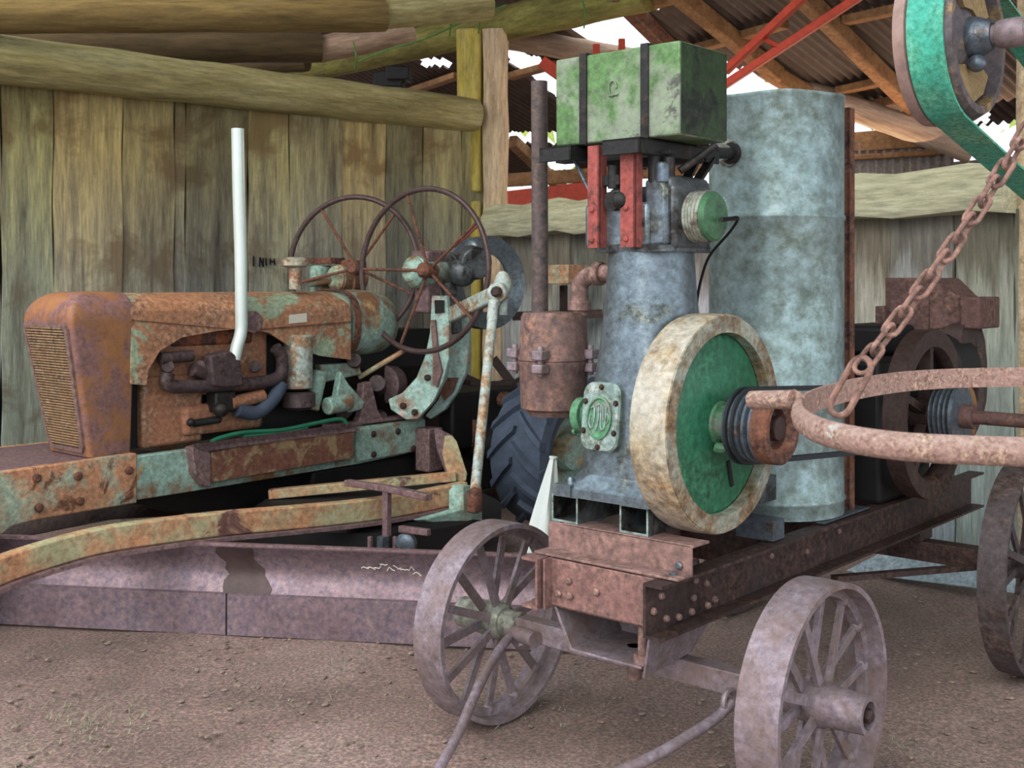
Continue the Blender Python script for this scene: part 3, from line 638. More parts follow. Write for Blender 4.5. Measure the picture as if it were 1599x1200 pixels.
b = B(); b.lathe([(.04, .37), (.036, .432), (.01, .434)], fo, X, 8); en.part('shaft_end', b, 'rust_dark', parent=pl)
# cylinder head block
b = B(); b.rings([sup(.15, .15, 1.592, 5, -.02, .11), sup(.15, .15, 1.612, 5, -.02, .11)]); en.part('head_flange', b, 'engine_dark')
b = B(); b.box((-.185, -.035, 1.605), (.06, .2, 1.745)); b.box((-.15, .05, 1.745), (.05, .2, 1.8)); hb = en.part('cylinder_head', b, 'grey_metal', bev=.012)
b = B()
pts = [(.035, 1.605), (.115, 1.61), (.115, 1.79), (.095, 1.812), (.035, 1.815)]
b.plate([(x, -.02, z) for x, z in pts], (0, .24, 0)); en.part('rocker_housing', b, 'grey_metal', bev=.012)
b = B(); b.plate([(x, .0, z+.005) for x, z in [(.05, 1.78), (.135, 1.77), (.12, 1.82), (.05, 1.83)]], (0, .22, 0)); b.box((.105, -.0, 1.6), (.135, .21, 1.8)); en.part('oily_side', b, 'engine_dark', bev=.015)
b = B(); o_ = Vector((.105, .11, 1.7)); b.lathe([(.07, 0), (.079, .01)]+sum([[(.081, .012+i*.011), (.077, .017+i*.011)] for i in range(6)], [])+[(.081, .08), (.079, .088), (.06, .088)], o_, X, 40); ac = en.part('air_cleaner', b, 'hub_pale')
b = B(); b.lathe([(.077, .088), (.077, .098), (.07, .106), (.03, .112), (.003, .113)], o_, X, 40); b.box((o_.x+.108, o_.y-.006, o_.z-.025), (o_.x+.115, o_.y+.006, o_.z+.012)); en.part('cap', b, 'green_cap', parent=ac)
# injector gear between the straps
b = B(); b.cyl((-.06, -.06, 1.75), (-.06, .05, 1.75), .03); b.cyl((-.06, -.045, 1.79), (-.06, -.045, 1.86), .02); b.ball((-.02, -.06, 1.75), .03); b.box((-.11, -.06, 1.8), (-.03, 0, 1.83)); b.cyl((.06, .0, 1.8), (.06, .0, 1.89), .02); b.cyl((.1, .02, 1.82), (.1, .02, 1.88), .018)
b.cyl((.12, .05, 1.84), (.2, .13, 1.92), .012)
en.part('injector', b, 'black_iron')
b = B(); b.cyl((.09, 0, 1.80), (.09, 0, 1.865), .022); en.part('valve_cap', b, 'cold_steel', bev=.006)
for u, w in ((-.118, .045), (.012, .055)):
    b = B(); b.box((u-w/2, -.075, 1.605), (u+w/2, -.068, 1.925)); b.box((u+w/2-.007, -.075, 1.605), (u+w/2, -.035, 1.925))
    for z in (1.63, 1.725): b.bolt((u-.005, -.075, z), -Y, .009, .008)
    en.part('tank_strut', b, 'red_paint', label='faded red strut')
# tank support beams
for u0, u1, v0 in ((-.33, -.2, -.085), (-.055, .085, -.115)):
    b = B(); b.box((u0, v0, 1.925), (u1, .34, 1.933)); b.box((u1-.01, v0, 1.885), (u1, .34, 1.933)); b.plate([(u0, v0, 1.933), (u1, v0, 1.933), (u1, v0, 1.885), (u0+.0, v0, 1.885)], (0, .008, 0))
    en.part('tank_beam', b, 'black_iron', bev=.002)
b = B(); b.box((-.33, .0, 1.89), (.12, .05, 1.9)); b.box((-.2, .25, 1.885), (.09, .29, 1.925)); b.beam((.08, .3, 1.9), (.1, .16, 1.8), .03, .012); b.beam((.02, .3, 1.9), (.06, .16, 1.8), .03, .012)
en.part('beam_brace', b, 'black_iron')
# exhaust pot, stack and elbow
po = Vector((-.42, .1, 0))
b = B(); b.lathe([(.095, 1.062), (.112, 1.07), (.118, 1.21), (.123, 1.222), (.123, 1.232)], po, Z, 40); b.lathe([(.123, 1.234), (.123, 1.244), (.118, 1.252), (.112, 1.38), (.104, 1.395), (.04, 1.398)], po, Z, 40)
b.lathe([(.085, 1.045), (.095, 1.064)], po, Z, 30)
pt = en.part('exhaust_pot', b, 'pot')
for a in (20, 140, 215, 290):
    q = po+Vector((math.cos(math.radians(a))*.132, math.sin(math.radians(a))*.132, 0)); b = B()
    b.box((q.x-.022, q.y-.022, 1.196), (q.x+.022, q.y+.022, 1.226)); b.box((q.x-.022, q.y-.022, 1.24), (q.x+.022, q.y+.022, 1.272)); b.cyl(q+Z*1.185, q+Z*1.287, .011, seg=8); en.part('clamp_lug', b, 'wheel', parent=pt, bev=.005)
p0 = CART.V(843, 486, .1); b = B(); b.tube([(p0.x, .1, 1.38), (p0.x, .1, 1.7), (p0.x-.003, .1, 2.19)], .0285, 20); st = en.part('exhaust_stack', b, 'brownstack')
b = B(); b.tube(bez([(-.34, .14, 1.385), (-.34, .14, 1.46), (-.33, .14, 1.5), (-.28, .14, 1.525), (-.2, .14, 1.53), (-.12, .14, 1.54)], 4), .03, 16)
b.lathe([(.036, 0), (.04, .004), (.04, .03), (.036, .034)], (-.34, .14, 1.40), Z, 16); b.lathe([(.036, 0), (.04, .004), (.04, .03), (.036, .034)], (-.275, .14, 1.527), X, 16); b.tube([(-.17, .12, 1.53), (-.165, .1, 1.62)], .016, 10)
en.part('exhaust_elbow', b, 'rust_pink')
b = B(); b.cyl(CART.V(897, 250, -.02), CART.V(927, 312, -.03), .006, seg=8); en.part('thin_rod', b, 'cold_steel')
b = B(); b.tube(bez([CART.D(1128, 345, 3.5), CART.D(1152, 340, 3.55), CART.D(1140, 362, 3.6), CART.D(1108, 400, 3.66), CART.D(1094, 440, 3.7), CART.D(1088, 475, 3.72), CART.D(1086, 510, 3.74)], 5), .0045, 8); b.cyl(CART.D(1126, 343, 3.47), CART.D(1150, 341, 3.55), .007, seg=8)
en.part('black_cable', b, 'cable')

# ================================================================ GREEN TIN TANK on top
tk = T('fuel_tank', 'rectangular green tin tank strapped on top of the vertical engine', 'tank', CART, (-.05, .08, 1.937))
b = B(); b.box((-.29, -.05, 1.937), (.184, .218, 2.218)); tb = tk.part('tank_body', b, 'tank_green', bev=.006)
# soot-dark end skin
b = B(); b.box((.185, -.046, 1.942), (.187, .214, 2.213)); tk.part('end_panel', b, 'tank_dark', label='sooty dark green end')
for u in (-.175, .06):
    b = B(); pr = [(-.056, 1.936), (-.056, 2.224), (.224, 2.224), (.224, 1.936), (.219, 1.936), (.219, 2.219), (-.051, 2.219), (-.051, 1.936)]
    b.plate([(u-.014, v, z) for v, z in pr], (.028, 0, 0)); tk.part('strap', b, 'black_iron')
b = B(); b.tube([(-.06+.014*math.cos(a), -.053, 2.1+.024*math.sin(a)) for a in [2*PI*k/16 for k in range(13)]], .003, 6); b.tube([(-.075, -.053, 2.078), (-.04, -.053, 2.08)], .003, 6); tk.part('embossed_mark', b, 'tank_green')
b = B(); b.box((-.295, -.054, 2.209), (.19, .222, 2.221)); 
b = B(); q0_ = CART.D(1146, 240, 4.1); b.tube([(.0, .2, 1.95), (.0, .24, 1.925), q0_+(Vector((.0, .24, 1.925))-q0_)*.3, q0_], .02, 14); b.lathe([(.036, 0), (.04, .01), (.036, .03)], q0_-Y*.03, Y, 16); tk.part('outlet_pipe', b, 'black_iron')

# ================================================================ GALVANISED TANK
gt = T('water_tank', 'tall round galvanised water tank standing on the cart behind the engine', 'tank', CART, (0, .88, .665))
o_ = Vector((0, .88, 0)); R = .243
b = B(); pr = [(R, .665)]
for z in (.72, 1.12, 1.73):
    pr += [(R, z-.012), (R+.005, z-.004), (R+.005, z+.004), (R, z+.012)]
pr += [(R, 2.15), (R+.004, 2.155), (R+.004, 2.167), (R-.002, 2.167), (R-.006, 2.16), (R-.006, 2.0), (.002, 2.0)]
b.lathe(pr, o_, Z, 72); for_ = [v for v in b.b.verts if v.co.z > 2.15]
for v in for_: v.co.z += .003*math.sin(5*math.atan2(v.co.y-.88, v.co.x))
gb = gt.part('tank_shell', b, 'galv', ang=50)
b = B(); q = CART.D(1146, 240, 4.12); n = (q-Vector((0, .88, q.z))).normalized(); s0 = Vector((0, .88, q.z))+n*(R-.01)
b.cyl(s0, s0+n*.05, .03, seg=16); b.cyl(s0, s0+n*.018, .05, seg=16); gt.part('inlet_fitting', b, 'hub_pale')
q = Vector((.175, 1.06, 0)); b = B(); b.box((q.x-.0, q.y-.015, .662), (q.x+.035, q.y-.005, 2.14)); b.box((q.x+.025, q.y-.015, .662), (q.x+.035, q.y+.03, 2.14)); gt.part('corner_angle', b, 'rust', label='rusty upright angle iron')

# ================================================================ REAR MACHINE driven by the belt
mc = T('belt_driven_pump', 'dark oily belt driven pump with big flywheel at the cart rear', 'pump', CART, (.1, 1.6, .65))
o_ = Vector((0, 1.45, .99)); b = B(); b.ring([(.325, .3), (.325, .37), (.26, .37), (.245, .345), (.245, .325), (.26, .3)], o_, X, 64); fl = mc.part('flywheel', b, 'rust_dark')
for k in range(5):
    a = 2*PI*k/5+.3; d = Vector((0, math.cos(a), math.sin(a))); b = B(); b.beam(o_+X*.335+d*.04, o_+X*.335+d*.255, .03, .045, up=X); mc.part('spoke', b, 'rust_dark', parent=fl)
b = B(); b.lathe([(.06, .29), (.06, .4), (.05, .4)], o_, X, 24); mc.part('hub', b, 'rust_dark', parent=fl)
b = B(); pr = [(.03, .385)]; h = .385
for k in range(4): pr += [(.112, h), (.112, h+.005), (.094, h+.011), (.112, h+.017)]; h += .019
pr += [(.118, h), (.118, h+.014), (.06, h+.016)]; b.lathe(pr, o_, X, 40); mc.part('grooved_pulley', b, 'cold_steel')
b = B(); b.cyl(o_-X*.2, o_+X*.49, .03); b.cyl(o_+X*.49, o_+X*.77, .026); b.cyl(o_+X*.47, o_+X*.52, .045); mc.part('shaft', b, 'hopper')
b = B(); b.lathe([(.12, .44), (.12, .452)], o_+Vector((0, .11, -.01)), X, 30); mc.part('backing_disc', b, 'orange_wood')
b = B(); b.box((-.15, 1.25, .65), (.24, 1.75, 1.2)); b.cyl((.24, 1.7, 1.15), (.24, 1.95, 1.15), .14); b.box((-.1, 1.5, 1.2), (.15, 1.95, 1.32)); b.cyl((-.1, 1.6, .95), (.27, 1.6, .95), .2); mc.part('crankcase', b, 'dark', bev=.02)
b = B(); b.box((.18, 1.9, 1.1), (.3, 2.05, 1.32)); b.cyl((.24, 1.9, 1.25), (.34, 1.9, 1.25), .09); b.tube(bez([(.2, 2.0, 1.3), (.3, 2.05, 1.3), (.32, 2.05, 1.0), (.28, 1.95, .8)], 4), .04, 10); mc.part('side_casting', b, 'rust_dark', bev=.01)
b = B()
def hv(px, py, v): return CART.V(px, py, v)
v0, v1 = 1.8, 2.15
b.hexa([hv(1382, 517, v0), hv(1450, 517, v0), Vector((hv(1450, 517, v0).x, v1, hv(1450, 517, v0).z)), Vector((hv(1382, 517, v0).x, v1, hv(1450, 517, v0).z)),
        hv(1382, 434, v0), hv(1450, 434, v0), Vector((hv(1450, 434, v0).x, v1, hv(1450, 434, v0).z)), Vector((hv(1382, 434, v0).x, v1, hv(1382, 434, v0).z))])
hp = mc.part('radiator_hopper', b, 'hopper', bev=.004)
x0 = hv(1450, 434, v0).x; z0 = hv(1450, 517, v0).z; z1 = hv(1450, 434, v0).z
b = B(); b.hexa([(x0, v0, z0), (x0, v1, z0), (x0, v1, z1), (x0, v0, z1), (x0+.12, v0+.08, z0+.02), (x0+.12, v1-.08, z0+.02), (x0+.12, v1-.08, z1-.09), (x0+.12, v0+.08, z1-.09)]); b.box((x0+.11, v0+.05, z0+.01), (x0+.19, v1-.05, z1-.08)); mc.part('chute', b, 'hopper', parent=hp, bev=.008)
b = B(); b.box((hv(1370, 500, v0).x, v0-.02, z0-.02), (hv(1384, 500, v0).x, v0+.1, z0+.1)); mc.part('bracket', b, 'hopper', parent=hp)

# belt between the two grooved pulleys
b = B(); A = Vector((0, .1, 1.069)); E = Vector((0, 1.45, .99)); path = []
dv = (E-A).normalized(); up = X.cross(dv)
for k in range(17):
    a = PI*k/16; path.append(A+(up*math.cos(a)-dv*math.sin(a))*.109)
for k in range(17):
    a = PI*k/16; path.append(E+(-up*math.cos(a)+dv*math.sin(a))*.113)
for x in (.312, .334):
    pp_ = [p+X*(x+(.078 if i > 16 else 0)) for i, p in enumerate(path)]
    b.sweep([(-.007, -.004), (.007, -.004), (.007, .004), (-.007, .004)], pp_, up=X, closed=True)
single('drive_belt', 'thin dark rubber drive belt from front flywheel pulley back to the pump', 'belt', CART, (.36, .1, 1.069), b, 'belt_rubber')
# ================================================================ ROAD GRADER (old, rusty orange and teal)
gr = T('road_grader', 'derelict orange and teal rusting road grader along the board wall', 'grader', GR, (-.4, 1.2, 0))
U = GR.U; V = GR.V; GD = GR.D
def pu(pts, u): return [U(x, y, u) for x, y in pts]
# near main rail: front riveted section and middle
b = B(); b.plate(pu([(-160, 758), (0, 738), (214, 708), (214, 786), (60, 812), (20, 822), (-10, 845), (-160, 870)], 0), (-.05, 0, 0))
fs = gr.part('front_rail', b, 'frame', bev=.006)
for px, py in ((57, 747), (121, 744), (201, 735), (201, 773), (124, 783), (60, 793)):
    b = B(); q = U(px, py, .0); b.bolt(q, X, .021, .016); gr.part('rivet', b, 'rust', parent=fs)
b = B(); b.plate(pu([(210, 714), (330, 698), (662, 654), (662, 703), (560, 725), (300, 768), (210, 782)], -.006), (-.06, 0, 0)); gr.part('main_rail', b, 'teal', bev=.004)
b = B(); b.plate(pu([(300, 700), (305, 742), (318, 760), (330, 762), (330, 712), (322, 694)], .05), (-.07, 0, 0))
sb = gr.part('rail_box', b, 'purple_rust', bev=.006)
b = B(); b.plate(pu([(330, 706), (552, 668), (552, 716), (330, 754)], .045), (-.06, 0, 0)); gr.part('side_plate', b, 'frame_rust', parent=sb, bev=.003)
b = B(); q = pu([(302, 698), (550, 664), (554, 672), (322, 706)], .055); b.plate(q, (0, 0, .012)); b.box((0, U(320, 700, 0).y, .64), (.055, U(552, 700, 0).y, .655)); gr.part('side_ledge', b, 'purple_rust', parent=sb)
b = B(); b.plate(pu([(556, 672), (664, 655), (664, 702), (556, 722)], .01), (-.02, 0, 0)); jp = gr.part('joint_plate', b, 'teal', bev=.003)
for px, py in ((583, 678), (583, 710), (621, 674), (645, 701)):
    b = B(); q = U(px, py, .01); b.bolt(q, X, .02, .012); gr.part('bolt', b, 'rust_dark', parent=jp)
# far rail and front deck
y0, y1 = U(-160, 740, 0).y, U(660, 700, 0).y
b = B(); b.box((-.8, y0, .42), (-.74, y1, .65)); gr.part('far_rail', b, 'frame')
b = B(); b.box((-.75, y0, .635), (-.05, U(200, 700, 0).y-.04, .65)); gr.part('front_deck', b, 'purple_rust')
b = B()
for yy in (.35, 1.0, 1.6): b.box((-.75, yy, .44), (-.05, yy+.08, .6))
gr.part('cross_brace', b, 'rust_dark')
# underside: sump and front axle arm in deep shade
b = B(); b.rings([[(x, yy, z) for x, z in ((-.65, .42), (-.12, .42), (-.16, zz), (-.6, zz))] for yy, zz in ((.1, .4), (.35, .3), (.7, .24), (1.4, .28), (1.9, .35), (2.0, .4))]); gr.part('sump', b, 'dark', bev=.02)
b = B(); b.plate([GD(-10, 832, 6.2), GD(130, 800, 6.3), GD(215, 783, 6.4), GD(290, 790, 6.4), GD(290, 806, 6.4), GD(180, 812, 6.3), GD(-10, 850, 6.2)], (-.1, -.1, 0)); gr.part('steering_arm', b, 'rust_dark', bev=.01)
# nose / radiator shell (front tilts forward at the top)
b = B(); nu, fu = -.03, -.5; um = (nu+fu)/2
def nose_ring(z, v0, v1, hw, r):
    o = []
    for sx, sv, a0 in ((1, 1, 0), (-1, 1, 90), (-1, -1, 180), (1, -1, 270)):
        for k in range(6):
            a = math.radians(a0+90*k/5); rr_ = r if sv < 0 else .015
            o.append((um+sx*(hw-rr_)+rr_*math.cos(a), (v1-rr_ if sv > 0 else v0+rr_)+rr_*math.sin(a), z))
    return o
v1 = U(211, 600, nu).y; vb = U(146, 712, nu).y; vt = U(113, 500, nu).y-.015
rs = [nose_ring(.655, vb, v1, .2, .025)]
for k in range(1, 9):
    t = k/8; rs.append(nose_ring(.655+(1.31-.655)*t, vb+(vt-vb)*t, v1, .2+.037*t, .028))
for k in range(1, 8):
    a = PI/2*k/7; rs.append(nose_ring(1.31+.14*math.sin(a), vt+.13*(1-math.cos(a)), v1-.001*k, .237-.13*(1-math.cos(a)), .028+.003*k))
b.rings(rs); ns = gr.part('nose_cowl', b, 'nose', ang=50)
# grille panel set on the sloping front
def gp(x, t, out=0): return Vector((um+x, vb+(vt-vb)*t-out, .655+(1.31-.655)*t))
b = B(); F_ = [(-.15, .03), (.15, .03), (.175, .08), (.215, .95), (.2, .99), (-.19, .99), (-.215, .95), (-.17, .08)]
cn = (0., .5); inn = [(x*.88, .5+(t-.5)*.93) for x, t in F_]
for i in range(8):
    j = (i+1) % 8; b.hexa([gp(*F_[i], .0), gp(*F_[j], .0), gp(*inn[j], .0), gp(*inn[i], .0), gp(*F_[i], .012), gp(*F_[j], .012), gp(*inn[j], .014), gp(*inn[i], .014)])
gf = gr.part('grille_frame', b, 'rust_pink')
b = B(); b.plate([gp(x, t, .002) for x, t in inn], (0, -.002, 0)); gr.part('grille_backing', b, 'dark', parent=gf)
b = B()
for k in range(44):
    t = .08+.87*k/43; wl = .148+.04*t; b.beam(gp(-wl, t, .009), gp(wl, t, .009), .006, .0085)
for x in (-.1, -.03, .04, .11): b.beam(gp(x*.85, .07, .006), gp(x*1.1, .95, .006), .003, .003, up=Y)
gr.part('grille_bars', b, patch('grille_brass_rust', ((.4, .26, .14), (.3, .19, .11)), ((.22, .13, .08), (.44, .32, .2)), .4, 9), parent=gf)
# hood side with engine opening, plus rounded top
hz = 1.45
sil = [(205, 486), (205, 600), (229, 602), (232, 578), (250, 548), (285, 527), (340, 517), (385, 513), (420, 520), (450, 540), (500, 556), (548, 562), (548, 486)]
b = B(); b.plate(pu(sil, nu), (-.012, 0, 0)); hd = gr.part('hood_side', b, 'hood')
b = B(); ya, yb = U(205, 500, nu).y, U(548, 500, nu).y; n = 12
rs = []
for y in [ya+(yb-ya)*k/8 for k in range(9)]:
    o = []
    for k in range(n+1):
        a = PI*k/n; o.append((um+(.235)*math.cos(a)*(1 if abs(math.cos(a)) > .99 else 1), y, 1.325+.118*math.sin(a)**.8))
    for k in range(n, -1, -1):
        a = PI*k/n; o.append((um+.225*math.cos(a), y, 1.315+.118*math.sin(a)**.8))
    rs.append(o)
b.rings(rs); gr.part('hood_top', b, 'hood', ang=50)
b = B(); b.beam(U(380, 517, nu+.004), U(547, 503, nu+.004), .006, .008); b.beam(U(205, 500, nu+.004), U(380, 516, nu+.004), .004, .004); gr.part('crease', b, 'rust', parent=hd)
b = B(); q = pu([(451, 492), (479, 489), (479, 503), (451, 506)], nu+.003); b.plate(q, (.002, 0, 0)); gr.part('paper_label', b, 'label', parent=hd, label='small blank cream label')
b = B(); q = U(394, 503, nu); b.lathe([(.06, 0), (.058, .012), (.03, .016)], q, X, 20); gr.part('hood_badge', b, 'purple_rust', parent=hd)
# fuel tank behind the hood
y2 = U(556, 520, nu).y; y3 = U(641, 500, nu).y; zc = 1.25
b = B(); rs = []
for t, s in ((0, .9), (.02, 1), (.45, 1), (.7, .94), (.86, .78), (.96, .5), (1, .2)):
    y = y2+(y3-y2)*t; rs.append([(um+.245*s*math.copysign(abs(math.cos(a))**.7, math.cos(a)), y, zc+.2*s*math.copysign(abs(math.sin(a))**.8, math.sin(a))) for a in [2*PI*k/28 for k in range(28)]])
b.rings(rs); ft = gr.part('rear_tank', b, 'teal', ang=50)
b = B(); b.ring([(.0, 0)]*0 or [(1, 0), (1, .03), (1.02, .03), (1.02, 0)], (0, 0, 0), Y, 4) if False else None
rs = []
for y, s in ((y2-.02, 1.0), (y2-.02, 1.03), (y2+.03, 1.03), (y2+.03, 1.0)):
    rs.append([(um+.245*s*math.copysign(abs(math.cos(a))**.7, math.cos(a)), y, zc+.2*s*math.copysign(abs(math.sin(a))**.8, math.sin(a))) for a in [2*PI*k/28 for k in range(28)]])
b.rings(rs, True); gr.part('tank_band', b, 'rust', parent=ft)
# engine
b = B(); b.box((-.42, U(240, 600, 0).y, .66), (-.1, U(335, 600, 0).y, 1.02)); b.box((-.42, U(240, 600, 0).y, .9), (-.12, U(440, 600, 0).y, 1.28)); eb = gr.part('engine_block', b, 'orange_block', bev=.02)
b = B(); b.box((-.4, U(300, 600, 0).y, .7), (-.07, U(425, 600, 0).y, .86)); gr.part('oil_pan', b, 'orange_block', bev=.03)
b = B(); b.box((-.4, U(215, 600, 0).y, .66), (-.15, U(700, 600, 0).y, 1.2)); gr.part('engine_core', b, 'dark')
b = B(); mfz = [(262, 585), (262, 604), (300, 606), (350, 604), (400, 600), (436, 590), (440, 560), (430, 545)]
b.tube(bez([U(x, y-2, -.03) for x, y in mfz], 4), .034, 12)
for px in (262, 312, 398): b.cyl(U(px, 572, -.04), U(px, 574, -.15), .03)
b.cyl(U(250, 560, -.06), U(300, 556, -.06), .03); b.cyl(U(300, 578, -.05), U(345, 590, -.05), .035)
mf = gr.part('manifold', b, 'manifold')
b = B(); b.plate(pu([(328, 556), (360, 548), (376, 560), (382, 603), (350, 607), (334, 603)], .03), (-.08, 0, 0)); gr.part('manifold_outlet', b, 'manifold', parent=mf, bev=.012)
b = B(); b.box((-.35, U(285, 500, 0).y, 1.16), (-.11, U(415, 500, 0).y, 1.25)); gr.part('rocker_cover', b, patch('orange_rust', ((.42, .14, .05), (.3, .09, .04)), (DR, R1), .45, 12), bev=.02)
b = B(); b.tube(bez([U(366, 562, .0), U(370, 542, .0), U(376, 520, .0), U(377, 495, .0), U(376, 400, 0), U(373, 300, 0), U(371, 201, .0)], 5), .0335, 18); gr.part('exhaust_pipe', b, 'stack', label='tall pale metal exhaust pipe')
b = B(); b.tube(bez([U(370, 640, -.02), U(400, 645, -.02), U(425, 625, -.02), U(440, 600, -.03)], 5), .038, 12); gr.part('inlet_hose', b, 'tyre')
b = B(); b.box(tuple(U(330, 645, -.05)-Vector((.05, 0, 0))), tuple(U(362, 610, -.05)+Vector((.04, 0, 0)))); b.ball(U(345, 640, -.0), .04); b.cyl(U(300, 662, -.05), U(345, 655, -.03), .02); b.ball(U(298, 660, -.02), .022); gr.part('carburettor', b, 'black_iron', bev=.01)
b = B(); b.cyl(U(360, 630, -.03), U(410, 618, -.04), .035); gr.part('inlet_pipe', b, 'orange_block')
b = B(); b.lathe([(.075, -.13), (.08, -.12), (.08, .16), (.07, .17)], U(466, 570, -.06)-Vector((0, 0, 0)), Z, 24); af = gr.part('air_filter', b, 'white_post')
b = B(); b.lathe([(.06, 0), (.095, .02), (.095, .09), (.075, .1)], U(466, 640, -.06), Z, 24); gr.part('filter_bowl', b, 'manifold', parent=af)
b = B(); b.cyl(U(461, 452, -.15), U(461, 415, -.15), .036); b.lathe([(.05, -.012), (.075, 0), (.078, .03), (.045, .048)], U(461, 415, -.15), Z, 24); gr.part('breather_cap', b, patch('breather', ((.5, .4, .3), (.5, .55, .45)), (R2, (.45, .25, .15)), .45, 12))
# clutter behind filter: pump bodies, rods, levers
b = B(); b.plate(pu([(533, 580), (545, 600), (570, 628), (566, 640), (545, 645), (525, 625)], -.02), (-.05, 0, 0)); b.cyl(U(510, 635, -.02), U(545, 628, -.02), .05); b.cyl(U(486, 640, -.08), U(500, 580, -.08), .045); b.plate(pu([(500, 570), (560, 566), (566, 585), (505, 598)], -.1), (-.06, 0, 0)); gr.part('steering_box', b, 'teal', bev=.008)
b = B(); random.seed(11)
for k in range(16):
    x, y = random.uniform(485, 650), random.uniform(565, 650); p = U(x, y, random.uniform(-.35, -.1)); q = U(x+random.uniform(-25, 25), y+random.uniform(-20, 20), random.uniform(-.3, -.05))
    b.cyl(p, q, random.uniform(.015, .05), seg=12)
gr.part('gearbox_parts', b, 'manifold')
b = B(); b.box((-.7, U(520, 600, 0).y, .66), (-.15, U(700, 600, 0).y, 1.0)); gr.part('gearbox', b, 'rust_dark', bev=.03)
b = B(); b.lathe([(.11, 0), (.12, .03), (.12, .12), (.1, .13)], GD(612, 598, 7.2), Vector((.3, -1, 0)), 24); gr.part('drum', b, 'purple_rust')
b = B(); b.plate(pu([(565, 648), (568, 600), (580, 596), (590, 640), (600, 655), (560, 660)], -.03), (-.06, 0, 0)); b.box((-.1, U(520, 650, 0).y, .66), (-.02, U(650, 650, 0).y, .68)); gr.part('pedal_bracket', b, 'purple_rust', bev=.005)
b = B(); b.tube(bez([U(330, 690, .02), U(345, 684, .02), U(380, 676, .02), U(440, 672, .02), U(490, 662, .02), U(530, 655, .02), U(542, 662, .03)], 6), .012, 8); b.tube(bez([U(380, 682, .02), U(440, 676, .02), U(480, 668, .02)], 5), .01, 8); gr.part('green_hose', b, 'hose', label='loose green garden hose')
# hand wheels
def handwheel(name, px, py, d, r, nang, tilt, spokes, rad, mat):
    o = GD(px, py, d); n_w = Vector((math.sin(nang), math.cos(nang), tilt)); n_l = (GR.i.to_3x3() @ n_w).normalized()
    a, w, ax = basis(n_l); b = B()
    b.tube([o+(a*math.cos(t)+w*math.sin(t))*r for t in [2*PI*k/64 for k in range(64)]], rad, 10, closed=True); h = gr.part(name, b, mat)
    for t in spokes:
        t = math.radians(t); b = B(); b.cyl(o+ax*.05+(a*math.cos(t)+w*math.sin(t))*.03, o+(a*math.cos(t)+w*math.sin(t))*r, .0095, seg=8); gr.part('spoke', b, 'rust', parent=h)
    b = B(); b.lathe([(.03, -.02), (.045, 0), (.045, .1), (.02, .12)], o, ax, 16); gr.part('hub', b, 'rust', parent=h)
    return o, ax
purp = patch('brown_purple_tube', ((.13, .08, .075), (.09, .055, .05)), ((.17, .12, .12), (.1, .06, .05)), .4, 8, .4, .2)
handwheel('hand_wheel', 660, 422, 6.75, .478, math.radians(35), -.05, (145, 73, 1, -71, -143), .0165, purp)
handwheel('hand_wheel', 551, 418, 7.15, .44, math.radians(19), -.05, (58, 130, 202, 274, -14), .0165, purp)
# gear heads
def head(px, py, d, s, mats):
    q = GD(px, py, d); b = B(); b.cyl(q+Vector((0, -.12, 0))*s, q+Vector((0, .1, 0))*s, .1*s, seg=20); b.lathe([(.05*s, 0), (.1*s, .05*s)], q+Vector((0, -.17*s, 0)), Y, 20); h = gr.part('gear_head', b, mats[0], bev=.01)
    b = B(); b.box(tuple(q+Vector((-.06, -.08, .04))*s), tuple(q+Vector((.08, .1, .13))*s)); b.box(tuple(q+Vector((-.05, -.07, -.25))*s), tuple(q+Vector((.07, .05, -.06))*s)); gr.part('gear_cap', b, mats[1], parent=h, bev=.015)
    return q
head(668, 425, 7.0, 1.0, ('teal', 'purple_rust')); head(545, 435, 7.4, .9, ('hood', 'rust'))
b = B(); b.cyl(GD(700, 415, 7.0), GD(745, 415, 7.2), .08); b.cyl(GD(735, 408, 7.0), GD(745, 412, 6.9), .1); b.ball(GD(722, 425, 6.95), .09); b.cyl(GD(700, 440, 7.0), GD(710, 520, 7.05), .05); gr.part('worm_housing', b, 'engine_dark', bev=.01)
b = B(); b.box(tuple(GD(502, 440, 7.4)-Vector((.06, .06, .1))), tuple(GD(502, 415, 7.4)+Vector((.05, .06, .0)))); b.cyl(GD(480, 442, 7.3), GD(520, 436, 7.3), .03); gr.part('filler_casting', b, 'teal', bev=.02)
b = B(); b.box(tuple(GD(512, 412, 7.4)-Vector((.14, .06, 0))), tuple(GD(512, 408, 7.4)+Vector((.1, .06, .02)))); gr.part('casting_lid', b, 'rust')
b = B(); b.cyl(GD(708, 385, 7.0), GD(745, 352, 7.0), .014, seg=8); gr.part('lever', b, 'red_paint')
b = B(); b.cyl(GD(560, 590, 6.9), GD(636, 545, 6.9), .016, seg=8); gr.part('lever', b, 'drawbar')
